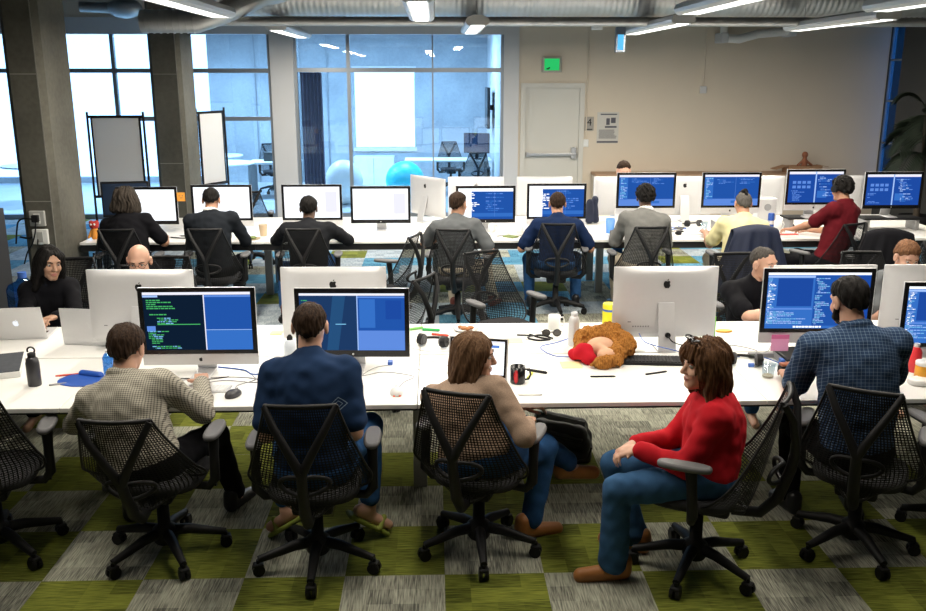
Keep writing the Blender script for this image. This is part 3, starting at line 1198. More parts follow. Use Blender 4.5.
def pendant_mesh(L):
    b = MB()
    h = L / 2
    prof = [(-0.125, 0.0), (-0.135, 0.03), (-0.115, 0.075), (-0.05, 0.10), (0.05, 0.10), (0.115, 0.075), (0.135, 0.03), (0.125, 0.0), (0.085, -0.022), (0.08, -0.010), (-0.08, -0.010), (-0.085, -0.022)]
    b.rings([[(x, -h, z) for x, z in prof], [(x, h, z) for x, z in prof]], smooth=False)
    return b


M_cool = emat('fill_diffuser', (0.75, 0.9, 1.0), 2.0)
ANNEX_W = 260.0
ANNEX_COL = (0.62, 0.82, 1.0)


def pendant(label, x, y, z, L, k=1.0):
    t = thing('pendant_lamp', label, 'lamp', (x, y, z), 0, 'linear pendant lamps')
    pendant_mesh(L).obj('lamp_housing', M_lamp_body, t)
    b = MB()
    b.box(-0.07, 0.07, -L / 2 + 0.06, -0.025, -0.019, -0.0105).box(-0.07, 0.07, 0.025, L / 2 - 0.06, -0.019, -0.0105)
    b.obj('lamp_diffuser', M_tube, t)
    for s in (-1, 1):
        MB().tube([(0, s * L * 0.36, 0.05), (0, s * L * 0.36, CEIL - z)], 0.004, 6).obj('hanging_wire', M_steel, t)
    o = area('lamp_light', (0, 0, -0.03), (0.15, L - 0.1), PENDANT_W * L * k, PENDANT_COL)
    o.parent = t


ZP = 2.95
pendant('pendant lamp above the plaid shirt man, cut by the picture top beside the column', -2.05, 7.95, ZP, 2.6)
pendant('pendant lamp seen end-on above the middle of the room', -0.12, 8.5, ZP, 2.6)
pendant('shorter pendant lamp in front of the white partition post', -1.98, 13.1, ZP, 2.4)
pendant('small pendant lamp hanging before the glazed office', 0.50, 11.7, ZP, 2.2)
pendant('pendant lamp above the red-shirted woman near the top edge', 2.35, 7.4, ZP, 2.5)
pendant('pendant lamp hanging before the beige wall over the grey sweater', 2.73, 11.6, ZP, 2.8)
pendant('pendant lamp over the row with the red polo shirt', 4.58, 10.6, ZP, 2.5)
pendant('pendant lamp cut off by the corner of the picture', 3.90, 7.2, ZP, 2.0)
# the same rows go on over the near desks, above the frame
pendant('pendant lamp hanging over the cream checked shirt, above the picture', -2.05, 4.5, ZP, 2.4, 0.58)
pendant('pendant lamp hanging over the tan blazer, above the picture', -0.05, 4.5, ZP, 2.4, 0.58)
pendant('pendant lamp hanging over the blue checked shirt, above the picture', 2.15, 4.5, ZP, 2.4, 0.58)
# added cool lamps, out of view, that brighten the glazed rooms
for x, y, l in ((-0.4, 18.2, 'added lamp panel brightening the glazed office'), (-3.4, 18.2, 'added lamp panel brightening the room behind the second glass pane'), (-6.6, 18.2, 'added lamp panel brightening the room behind the columns')):
    t = thing('fill_lamp', l, 'lamp', (x, y, 3.40), 0, 'added cool lamp panels of the glazed rooms')
    MB().box(-0.62, 0.62, -0.32, 0.32, 0, 0.05, 0.004).obj('lamp_housing', M_lamp_body, t)
    MB().box(-0.58, 0.58, -0.28, 0.28, -0.006, 0.0).obj('lamp_diffuser', M_cool, t)
    for s in (-1, 1):
        MB().tube([(s * 0.5, 0, 0.05), (s * 0.5, 0, CEIL - 3.40)], 0.004, 6).obj('hanging_wire', M_steel, t)
    o = area('lamp_light', (0, 0, -0.02), (1.15, 0.55), ANNEX_W, ANNEX_COL)
    o.parent = t

M_dome = mat('dome_grey', (0.10, 0.12, 0.15), 0.3)
t = thing('ceiling_sensor', 'white ceiling-hung camera on a thin rod beside the blue lamp', 'camera', (2.2, 12.6, 3.02))
MB().box(-0.07, 0.07, -0.05, 0.05, -0.04, 0.03, 0.01).obj('sensor_body', M_white, t)
MB().tube([(0, 0, 0.03), (0, 0, CEIL - 3.02)], 0.008, 8).obj('rod', M_steel, t)
t = thing('hanging_sign', 'small blue-lit box hanging on a rod in front of the wall', 'sign', (2.52, 12.6, 2.86))
MB().box(-0.065, 0.065, -0.04, 0.04, -0.17, 0.16, 0.008).obj('sign_housing', M_dome, t)
MB().box(-0.04, 0.04, -0.045, -0.041, -0.14, 0.06).obj('sign_light', emat('blue_glow', (0.12, 0.55, 1.0), 1.0), t)
MB().tube([(0, 0, 0.16), (0, 0, CEIL - 2.86)], 0.01, 8).obj('rod', M_steel, t)
t = thing('exhaust_pipe', 'white bent plastic pipe fixed high in front of the beige wall', 'pipe', (0, 15.2, 0))
b = MB()
b.tube([(4.72, 0, 2.98), (5.0, 0, 2.96), (5.3, 0, 3.04), (5.75, 0, 3.08), (5.85, 0, 3.12), (5.86, 0, 3.3)], 0.07, 14)
b.tube([(4.74, 0, 2.98), (4.74, 0, 3.3)], 0.06, 14)
b.obj('pipe_run', M_white, t)
MB().box(4.68, 4.8, -0.1, 0.299, 2.9, 3.06, 0.02).box(5.8, 5.92, -0.1, 0.299, 3.0, 3.34, 0.02).obj('pipe_bracket', M_frame, t)
t = thing('round_blower', 'grey round fan housing fixed high beside the first pillar', 'fan', (-4.9, 15.2, 3.42))
MB().ell((0, 0, 0), (0.28, 0.2, 0.16)).obj('fan_body', M_galv, t)
MB().tube([(-0.7, 0, 0.02), (-0.2, 0, 0)], 0.08, 14).obj('fan_pipe', M_galv, t)

# wall fittings
t = thing('exit_sign', 'green lit exit sign in a grey frame above the door', 'sign', (1.965, WY - 0.03, 2.56))
MB().box(-0.165, 0.165, -0.03, 0.03, -0.125, 0.125, 0.01).obj('sign_frame', mat('sign_frame', (0.42, 0.40, 0.35), 0.6), t)
MB().box(-0.125, 0.125, -0.036, -0.031, -0.095, 0.095).obj('sign_panel', emat('exit_green', (0.03, 0.62, 0.16), 0.8), t)
MB().box(-0.09, -0.05, -0.038, -0.036, -0.08, -0.06).box(-0.06, -0.03, -0.038, -0.036, -0.065, -0.045).obj('sign_mark', M_black, t)
t = thing('room_number_sign', 'grey square sign with a large number 4 beside the door', 'sign', (2.63, WY - 0.012, 1.59))
MB().box(-0.075, 0.075, -0.01, 0.01, -0.115, 0.115).obj('sign_plate', mat('sign_grey', (0.33, 0.31, 0.28), 0.6), t)
text_mesh('number', '4', 0.17, M_black, t, (0, -0.0115, 0.02))
MB().box(-0.055, 0.055, -0.012, -0.010, -0.1, -0.085).obj('sign_caption', M_black, t)
t = thing('wall_notice', 'white printed notice sheet pinned beside the number 4 sign', 'notice', (2.95, WY - 0.006, 1.52))
MB().box(-0.185, 0.185, -0.004, 0.004, -0.26, 0.26).obj('sheet', mat('notice_paper', (0.58, 0.56, 0.52), 0.8), t)
b = MB()
rr = random.Random(4)
M_ink = mat('ink', (0.10, 0.10, 0.12), 0.8)
b.box(-0.13, 0.15, -0.0055, -0.0045, 0.215, 0.235).box(-0.03, 0.03, -0.0055, -0.0045, 0.05, 0.16).box(0.05, 0.13, -0.0055, -0.0045, 0.08, 0.17).box(-0.05, 0.15, -0.0055, -0.0045, 0.0, 0.03)
for k in range(9):
    z = -0.04 - k * 0.017
    b.box(-0.15, 0.10 + 0.06 * rr.random(), -0.0055, -0.0045, z, z + 0.008)
b.box(-0.18, 0.18, -0.0055, -0.0045, -0.25, -0.222)
b.obj('print', M_ink, t)
tag(MB().box(2.53, 2.63, WY - 0.02, WY, 1.2, 1.33, 0.008).obj('light_switch', M_white), 'white switch plate below the number 4 sign', 'switch')
t = thing('conduit', 'thin vertical conduit running down the wall beside the door', 'conduit', (2.58, WY - 0.015, 0))
MB().tube([(0, 0, 1.33), (0, 0, 3.9)], 0.012, 8).obj('conduit_pipe', M_wall, t)
t = thing('conduit', 'thin conduit dropping to a small box in the middle of the beige wall', 'conduit', (4.54, WY - 0.015, 0))
MB().tube([(0, 0, 2.2), (0, 0, 3.9)], 0.012, 8).obj('conduit_pipe', M_wall, t)
MB().box(-0.055, 0.055, -0.03, 0.015, 2.09, 2.21, 0.008).obj('outlet_box', M_frame, t)
# long low shelf along the wall
t = thing('low_cabinet', 'long low cabinet with a brown top along the beige wall', 'cabinet', (0, 15.25, 0))
MB().box(2.7, 6.9, -0.22, 0.2, 0, 0.74).obj('cabinet_body', M_wall, t)
MB().box(2.68, 6.92, -0.25, 0.22, 0.74, 0.785, 0.005).obj('cabinet_top', mat('tan_wood', (0.42, 0.27, 0.17), 0.6), t)

# power sockets on the first pillar
M_box = mat('outlet_grey', (0.42, 0.42, 0.40), 0.5)
for i, (x, z, lab) in enumerate(((-3.87, 1.04, 'upper grey socket box with plugs on the concrete pillar'), (-3.86, 0.86, 'lower white socket plate with a lead on the concrete pillar'))):
    t = thing('wall_socket', lab, 'socket', (x, 8.85, z))
    MB().box(-0.075, 0.075, -0.035, 0.0, -0.075, 0.075, 0.008).obj('socket_box', M_box if i == 0 else M_white, t)
    b = MB()
    if i == 0:
        b.box(-0.04, 0.03, -0.08, -0.035, -0.03, 0.04, 0.01)
        b.tube(spline([(-0.03, -0.07, 0.0), (-0.10, -0.07, 0.01), (-0.17, -0.05, -0.02), (-0.21, -0.02, -0.10), (-0.24, -0.01, -0.25)]), 0.008, 8)
        b.tube(spline([(0.0, -0.07, -0.02), (-0.01, -0.08, -0.12), (-0.06, -0.06, -0.24), (-0.13, -0.03, -0.33), (-0.18, -0.02, -0.45)]), 0.007, 8)
    else:
        b.tube(spline([(-0.07, -0.02, 0), (-0.13, -0.03, -0.01), (-0.20, -0.02, 0.0)]), 0.010, 8)
        b.tube(spline([(-0.02, -0.04, -0.02), (-0.03, -0.06, -0.15), (-0.02, -0.05, -0.30), (-0.06, -0.04, -0.5)]), 0.006, 8)
    b.obj('plug_lead', M_black, t)
    MB().box(-0.03, 0.03, -0.042, -0.035, -0.05, 0.05, 0.003).obj('socket_face', M_white if i == 0 else M_box, t)

# ------------------------------------------------------------------ desks
def desk(label, x0, x1, y0, y1, front, lend=False, rend=False, legy=0.55, group=None):
    """One desk unit; the working edge is at y0 when front, at y1 otherwise."""
    t = thing('desk', label, 'desk', ((x0 + x1) / 2, (y0 + y1) / 2, 0), 0, group)
    hx, hy = (x1 - x0) / 2 - 0.0015, (y1 - y0) / 2
    MB().box(-hx, hx, -hy, hy, 0.705, 0.73, 0.003).obj('tabletop', M_white_top, t)
    s = 1 if front else -1
    b = MB()
    k0, k1 = (0.62, 0.58) if y0 < 6 else (0.93, 0.88)
    b.box(-hx, hx, min(s * -hy * k0, s * -hy * k1), max(s * -hy * k0, s * -hy * k1), 0.635, 0.704)
    b.box(-hx, hx, min(s * hy * 0.6, s * hy * 0.68), max(s * hy * 0.6, s * hy * 0.68), 0.62, 0.704)
    b.obj('beam', M_edge, t)
    yl = s * (-hy + legy)
    for sx, on in ((-1, True), (1, rend)):
        if on:
            x = sx * hx
            MB().box(x - 0.04 if sx > 0 else x + (-0.04 if not lend else 0.0), x + 0.04 if sx < 0 else x, yl - 0.03, yl + 0.03, 0, 0.704, 0.004).obj('leg', M_leg, t)
    return t


NX = (-3.80, -1.95, -0.10, 1.75, 3.60)
who_n = ('under the plaid shirt man', 'in front of the blazer woman', 'behind the red-shirted woman', 'in front of the blue checked shirt man')
near_lab = ('near white desk with a grey-topped box on its end', 'near white desk holding the green-text screen and the display of the navy T-shirt man',
            'near white desk with the furry toy and the open laptop', 'near white desk below the pink sticky note')
rear_lab = ('white desk unit with the silver laptop of the woman in black', 'white desk unit behind the navy T-shirt man, holding two white computers seen from behind',
            'white desk unit with the steel bottle and white mug', 'white desk unit of the man in the black T-shirt')
NX = (-3.80, -1.95, -0.10, 1.75, 3.60)
for i in range(4):
    desk(near_lab[i], NX[i], NX[i + 1], 4.43, 5.285, True, False, i == 3, 0.57)
    desk(rear_lab[i], NX[i], NX[i + 1], 5.30, 6.00, False, False, i == 3, 0.2)
FX = (-3.64, -1.86, 0.01, 1.85, 3.70, 5.60)
far_f = ('far desk of the long-haired man, below the orange sticky note', 'far desk of the dark sweater man with two blank white screens', 'far desk shared by the grey T-shirt and navy T-shirt',
         'far desk of the grey sweater and yellow shirt', 'far desk of the red polo shirt with screen stands')
far_r = ('far rear desk facing the pillars', 'far rear desk with a turned white computer back', 'far rear desk with two white computer backs', 'far rear desk of the head seen over a screen', 'far rear desk nearest the palm')
for i in range(5):
    desk(far_f[i], FX[i], FX[i + 1], 9.20, 10.03, True, False, i == 4, 0.72)
    desk(far_r[i], FX[i], FX[i + 1], 10.045, 10.85, False, False, i == 4, 0.3)

# ------------------------------------------------------------------ task chairs
def back_outline(v):
    return 0.160 + 0.130 * (v / 0.68) ** 1.1 if v < 0.68 else 0.290 * max(1 - ((v - 0.68) / 0.335) ** 3.2, 0.04) ** 0.42


def back_point(u, v, off=0.0):
    x = (2 * u - 1)
    w = back_outline(v)
    z = 0.985 - 0.615 * v
    y = -0.372 + 0.115 * v + 0.03 * v ** 4 + 0.20 * x * x * (0.10 + 0.90 * v ** 1.5)
    z += 0.07 * x * x * max(0, v - 0.6) * 2
    return (w * x, y + off, z)


def chair_proto():
    t = thing('office_chair', 'proto', 'chair', (0, 0, 0))
    MB().pad(0, 0.035, 0.225, 0.225, 0.405, 0.465, 0.022, 3.2).obj('seat', M_seat, t)
    MB().box(-0.10, 0.10, -0.16, 0.12, 0.345, 0.405, 0.02).tube([(0.12, 0.05, 0.375), (0.27, 0.05, 0.365)], 0.010, 8).obj('tilt_mechanism', M_black, t)
    # suspension net: strands with open cells
    bm = bmesh.new()
    nu, nv = 32, 44
    g = [[bm.verts.new(back_point(i / nu, j / nv)) for i in range(nu + 1)] for j in range(nv + 1)]
    for j in range(nv):
        for i in range(nu):
            bm.faces.new((g[j][i], g[j][i + 1], g[j + 1][i + 1], g[j + 1][i]))
    bmesh.ops.wireframe(bm, faces=bm.faces[:], thickness=0.0056, offset=0.0, use_replace=True, use_boundary=True, use_even_offset=True)
    me = bpy.data.meshes.new('back_net')
    bm.to_mesh(me)
    bm.free()
    me.materials.append(M_net)
    link('back_net', me, t)
    # Y tower behind the net, top bar
    b = MB()
    b.tube([(0, -0.16, 0.36), (0, -0.29, 0.375), (0, -0.36, 0.46), (0, -0.41, 0.62), (0, -0.42, 0.70)], [0.024, 0.027, 0.028, 0.025, 0.024], 12)
    for s in (-1, 1):
        b.tube([(0, -0.42, 0.68), (s * 0.05, -0.42, 0.78), (s * 0.115, -0.405, 0.90), (s * 0.158, -0.365, 0.985)], [0.024, 0.020, 0.018, 0.015], 10)
    b.obj('back_tower', M_black, t)
    b = MB().tube([back_point(i / 10, 0.0, -0.004) for i in range(11)], 0.012, 8)
    b.tube([back_point(0, j / 20) for j in range(21)], 0.0065, 6).tube([back_point(1, j / 20) for j in range(21)], 0.0065, 6)
    b.tube([back_point(i / 16, 1.0) for i in range(17)], 0.009, 8)
    b.obj('back_frame', M_black, t)
    MB().tube([(0.115 * math.cos(q), -0.375 + 0.05 * abs(math.cos(q)), 0.60 + 0.045 * math.sin(q)) for q in np.linspace(0, 2 * math.pi, 21)], 0.011, 8).obj('lumbar_loop', M_black, t)
    for s in (-1, 1):
        a = MB().pad(s * 0.285, 0.03, 0.043, 0.125, 0.655, 0.685, 0.012, 2.6, 24).obj('armrest', M_pad, t)
        p = MB()
        p.tube([(s * 0.16, 0.0, 0.385), (s * 0.25, -0.01, 0.385), (s * 0.285, -0.02, 0.43), (s * 0.285, -0.01, 0.56), (s * 0.285, 0.0, 0.655)], [0.02, 0.022, 0.026, 0.024, 0.028], 10)
        p.obj('arm_post', M_black, a)
    MB().lathe([(0.05, 0.07), (0.062, 0.09), (0.06, 0.15), (0.032, 0.17), (0.030, 0.30), (0.022, 0.30), (0.022, 0.36)], seg=18).obj('gas_lift', M_black, t)
    leg = MB()
    leg.tube([(0, 0.03, 0.13), (0, 0.12, 0.125), (0, 0.24, 0.095), (0, 0.30, 0.082)], [0.030, 0.027, 0.021, 0.018], 10)
    lm = leg.mesh('leg', M_black)
    cs = MB()
    for s in (-1, 1):
        cs.tube([(s * 0.006, 0.30, 0.03), (s * 0.024, 0.30, 0.03)], 0.030, 18)
    cs.tube([(0, 0.30, 0.082), (0, 0.30, 0.04)], 0.010, 8)
    cs.box(-0.024, 0.024, 0.275, 0.325, 0.045, 0.064, 0.008)
    cm = cs.mesh('caster', M_black)
    for k in range(5):
        l = link('leg', lm, t)
        l.rotation_euler = (0, 0, math.pi + k * 2 * math.pi / 5)
        link('caster', cm, l)
    return t


CHAIR0 = chair_proto()
chair_used = []


def chair(label, x, y, rot, base=None, group='mesh-backed task chairs', dz=0.0, recline=0.0):
    if not chair_used:
        t = CHAIR0
    else:
        t = copy_tree(CHAIR0)
    chair_used.append(t)
    t.location = (x, y, dz)
    t.rotation_euler = (0, 0, rot)
    tag(t, label, 'chair', group)
    off = (0.0 if base is None else base) - (rot if base is not None else 0.0)
    legs = [c for c in t.children if c.name.startswith('leg')]
    for k, l in enumerate(legs):
        l.rotation_euler = (0, 0, math.pi + k * 2 * math.pi / 5 + off)
    for q in t.children:
        if q.name.startswith(('back_', 'lumbar')):
            q.matrix_local = Matrix.Identity(4)
    if recline:
        piv = Vector((0, -0.16, 0.38))
        R_ = Matrix.Translation(piv) @ Matrix.Rotation(recline, 4, 'X') @ Matrix.Translation(-piv)
        for q in t.children:
            if q.name.startswith(('back_', 'lumbar')):
                q.matrix_local = R_
    return t


# near row
chair('office chair of the plaid shirt man', -1.40, 4.24, RAD(-2), RAD(-40), recline=RAD(13))
chair('office chair of the navy T-shirt man, with pale grey arm pads', -0.60, 4.11, RAD(0), RAD(0))
chair('office chair the woman in the tan blazer sits in, turned a little', 0.215, 4.235, RAD(-20), RAD(2))
chair('office chair of the red-shirted woman, seen from its side', 1.28, 4.00, RAD(64), RAD(40))
chair('office chair of the blue checked shirt man', 2.16, 4.18, RAD(-30), RAD(4))
chair('office chair cut off by the picture edge beside the black bottle', -2.26, 4.28, RAD(12), RAD(55))
chair('office chair at the picture edge of which only one arm pad shows', 2.82, 4.30, RAD(5), RAD(20))
# between the rows
chair('empty office chair turned sideways behind the display of the navy T-shirt man', -0.53, 8.2, RAD(72), RAD(10))
chair('empty office chair tucked just behind the rear desk edge, half hidden', -0.40, 6.50, RAD(62), RAD(20))
chair('empty office chair facing the camera, its net back above the white mug desk', 0.55, 6.95, RAD(208), RAD(0))
chair('office chair of the woman in black, mostly hidden by her', -2.82, 6.74, RAD(190), RAD(10))
chair('office chair under the bald man, hidden by a white computer', -2.13, 6.78, RAD(180), RAD(10))
chair('office chair of the man in the black T-shirt', 2.46, 6.78, RAD(185), RAD(10))
chair('office chair under the man whose hair shows over a computer back', 3.5, 6.80, RAD(180), RAD(10))
# far row
chair('office chair of the long-haired man', -3.02, 8.82, RAD(4), RAD(15))
chair('office chair of the man in the dark suit jacket', -2.17, 8.82, RAD(0), RAD(30))
chair('office chair of the dark sweater man', -1.25, 8.80, RAD(0), RAD(0))
chair('office chair of the grey T-shirt man', 0.22, 8.72, RAD(-8), RAD(0))
chair('office chair of the navy T-shirt man in the far row', 1.24, 9.02, RAD(-6), RAD(4))
chair('office chair of the person in the grey sweater', 2.06, 8.82, RAD(2), RAD(15))
chair('office chair covered by a navy jacket, of the yellow shirt man', 3.05, 8.75, RAD(0), RAD(20))
chair('office chair of the person in the red polo shirt, turned to the screens', 3.93, 8.90, RAD(28), RAD(0))
chair('empty office chair with a black coat over it beside the red polo shirt', 4.34, 8.46, RAD(-20), RAD(0))
chair('empty office chair at the far edge beyond the brown-haired head', 4.55, 7.86, RAD(-25), RAD(0))

# ------------------------------------------------------------------ computers
S = {k: emat('screen_' + k, c, s) for k, (c, s) in dict(
    white=((0.93, 0.96, 1.0), 1.25), grey=((0.80, 0.80, 0.92), 1.05), black=((0.004, 0.012, 0.03), 1.0), navy=((0.012, 0.04, 0.12), 1.0),
    blue=((0.015, 0.085, 0.38), 1.0), deep=((0.012, 0.065, 0.34), 1.0), mid=((0.035, 0.155, 0.54), 1.0), light=((0.11, 0.25, 0.70), 1.0), pale=((0.35, 0.52, 0.90), 1.0),
    green=((0.06, 0.42, 0.12), 1.0), cyan=((0.20, 0.52, 0.80), 1.0), teal=((0.018, 0.075, 0.19), 1.0)).items()}
SK = list(S)


def screen_mesh(kind, w, h, seed):
    """A lit screen: windows, panels and lines of writing, each a thin layer."""
    r = random.Random(seed)
    b = MB()
    lay = [0]

    def rect(x0, y0, x1, y1, c, L):
        b.mat(SK.index(c))
        y = -0.0004 * L
        X = lambda q: -w / 2 + q * w
        Z = lambda q: h / 2 - q * h
        b.add([(X(x0), y, Z(y1)), (X(x1), y, Z(y1)), (X(x1), y, Z(y0)), (X(x0), y, Z(y0))], [(0, 1, 2, 3)], False)

    def lines(x0, y0, x1, y1, n, c, L, dens=0.8, indent=0.3, cw=0.012):
        ind = 0.0
        for i in range(n):
            if r.random() > dens:
                continue
            y = y0 + (y1 - y0) * (i + 0.2) / n
            hh = (y1 - y0) / n * 0.55
            ind = max(0, min(indent, ind + r.choice((-0.08, 0, 0, 0.08))))
            x = x0 + ind * (x1 - x0)
            end = x + (x1 - x) * r.uniform(0.15, 0.95)
            while x < end:
                l = cw * r.uniform(0.6, 3.5)
                rect(x, y, min(x + l, x1), y + hh, c if isinstance(c, str) else r.choice(c), L)
                x += l + cw * 0.5

    if kind == 'term':
        rect(0, 0, 1, 1, 'black', 1)
        rect(0, 0, 1, 0.045, 'grey', 2)
        rect(0.56, 0.05, 0.57, 1, 'grey', 3)
        rect(0.57, 0.05, 1, 1, 'blue', 2)
        rect(0.57, 0.05, 1, 0.085, 'light', 3)
        rect(0.57, 0.645, 1, 0.655, 'pale', 3)
        rect(0.57, 0.655, 1, 1, 'mid', 3)
        rect(0.0, 0.05, 0.14, 0.085, 'pale', 3)
        lines(0.03, 0.12, 0.30, 0.40, 8, 'green', 3, 0.8, 0.1)
        lines(0.12, 0.40, 0.36, 0.55, 5, ('green', 'green', 'cyan'), 3, 0.9, 0.5)
        rect(0.12, 0.545, 0.52, 0.56, 'green', 3)
        rect(0.02, 0.58, 0.10, 0.67, 'light', 3)
        lines(0.03, 0.66, 0.36, 0.98, 11, ('green', 'green', 'cyan'), 3, 0.85, 0.3)
    elif kind == 'split':
        rect(0, 0, 1, 1, 'navy', 1)
        rect(0, 0, 1, 0.04, 'grey', 2)
        b.mat(SK.index('teal')).add([(-w * 0.18, -0.0008, h * 0.46), (-w * 0.06, -0.0008, h * 0.46), (-w * 0.14, -0.0008, -h / 2), (-w * 0.25, -0.0008, -h / 2)], [(0, 1, 2, 3)], False)
        rect(0.545, 0.04, 0.555, 1, 'pale', 4)
        rect(0.555, 0.05, 1, 0.65, 'blue', 3)
        rect(0.555, 0.05, 1, 0.08, 'light', 4)
        rect(0.57, 0.10, 0.72, 0.6, 'mid', 4)
        rect(0.82, 0.12, 0.97, 0.45, 'deep', 4)
        rect(0.555, 0.65, 1, 1, 'light', 3)
        rect(0.34, 0.53, 0.44, 0.545, 'cyan', 4)
        lines(0.02, 0.05, 0.14, 0.2, 5, 'green', 3)
    elif kind == 'ide':
        rect(0, 0, 1, 1, 'mid', 1)
        rect(0, 0, 1, 0.04, 'white', 2)
        rect(0.0, 0.05, 0.46, 0.09, 'pale', 2)
        lines(0.005, 0.1, 0.085, 0.92, 34, ('pale', 'white', 'cyan'), 2, 0.95, 0.1, 0.008)
        rect(0.10, 0.10, 0.44, 0.60, 'deep', 2)
        rect(0.46, 0.05, 0.80, 0.95, 'blue', 2)
        lines(0.47, 0.09, 0.62, 0.93, 30, ('pale', 'cyan'), 3, 0.9, 0.3, 0.008)
        rect(0.81, 0.05, 1, 0.95, 'deep', 2)
        rect(0.0, 0.63, 0.45, 0.66, 'light', 2)
        lines(0.02, 0.68, 0.44, 0.92, 9, ('pale', 'cyan'), 3, 0.95, 0.05, 0.01)
        x = 0.28
        for k in range(9):
            l = r.uniform(0.015, 0.035)
            rect(x, 0.955, x + l, 0.985, 'white', 3)
            x += l + 0.006
    elif kind == 'blank':
        rect(0, 0, 1, 1, 'white', 1)
    elif kind == 'doc':
        rect(0, 0, 1, 1, 'white', 1)
        rect(0.74, 0.16, 0.95, 0.82, 'grey', 2)
    elif kind == 'code':
        rect(0, 0, 1, 1, 'blue', 1)
        rect(0, 0, 1, 0.10, 'white', 2)
        rect(0, 0.1, 0.24, 1, 'white', 2)
        lines(0.14, 0.14, 0.42, 0.75, 12, 'white', 3, 0.95, 0.2, 0.03)
        rect(0.24, 0.8, 1, 0.92, 'mid', 2)
        lines(0.5, 0.14, 0.97, 0.75, 10, ('mid', 'light'), 3, 0.7, 0.3, 0.02)
        rect(0.66, 0.1, 0.665, 0.92, 'light', 3)
    elif kind == 'panel':
        rect(0, 0, 1, 1, 'blue', 1)
        rect(0, 0, 1, 0.07, 'grey', 2)
        rect(0, 0.07, 0.16, 0.8, 'mid', 2)
        lines(0.02, 0.1, 0.15, 0.78, 14, ('pale', 'cyan'), 3, 0.9, 0.2, 0.02)
        lines(0.2, 0.1, 0.54, 0.3, 5, ('light', 'mid'), 3, 0.7, 0.2, 0.02)
        lines(0.6, 0.1, 0.96, 0.3, 5, ('light', 'mid'), 3, 0.7, 0.2, 0.02)
        rect(0.57, 0.07, 0.575, 0.78, 'light', 3)
        rect(0, 0.78, 1, 1, 'light', 2)
        rect(0.5, 0.84, 0.75, 0.92, 'mid', 3)
    elif kind == 'dual':
        rect(0, 0, 1, 1, 'deep', 1)
        rect(0, 0, 1, 0.08, 'grey', 2)
        rect(0.485, 0.0, 0.51, 1, 'pale', 3)
        for i in range(4):
            for j in range(2):
                rect(0.07 + i * 0.09, 0.3 + j * 0.15, 0.135 + i * 0.09, 0.39 + j * 0.15, 'light', 2)
        lines(0.03, 0.6, 0.3, 0.95, 8, 'light', 2, 0.8, 0.2, 0.02)
        lines(0.54, 0.14, 0.9, 0.9, 16, ('light', 'mid', 'pale'), 2, 0.85, 0.3, 0.02)
        rect(0.54, 0.62, 0.72, 0.85, 'mid', 1.5)
    elif kind == 'web':
        rect(0, 0, 1, 1, 'white', 1)
        rect(0, 0, 1, 0.06, 'grey', 2)
        rect(0.1, 0.12, 0.9, 0.2, 'light', 2)
        lines(0.1, 0.28, 0.8, 0.9, 12, ('pale', 'grey'), 2, 0.8, 0.1, 0.03)
    return b


APPLE = [(0, -.45), (.1, -.5), (.2, -.48), (.33, -.3), (.41, -.12), (.33, -.03), (.29, .08), (.31, .2), (.39, .29), (.3, .4), (.2, .44), (.1, .41), (0, .37),
         (-.1, .41), (-.2, .44), (-.32, .4), (-.42, .25), (-.46, .08), (-.43, -.12), (-.34, -.34), (-.2, -.48), (-.1, -.5)]
LEAF = [(.0, .47), (.02, .58), (.1, .66), (.17, .68), (.15, .56), (.08, .49)]


def logo(size, y, z, back, x=0.0):
    b = MB()
    s = -1 if back else 1
    for o in (APPLE, LEAF):
        pts = [(x + s * px * size, z + pz * size) for px, pz in o]
        b.prism(pts, y, y + (0.0008 if back else -0.0008))
    return b


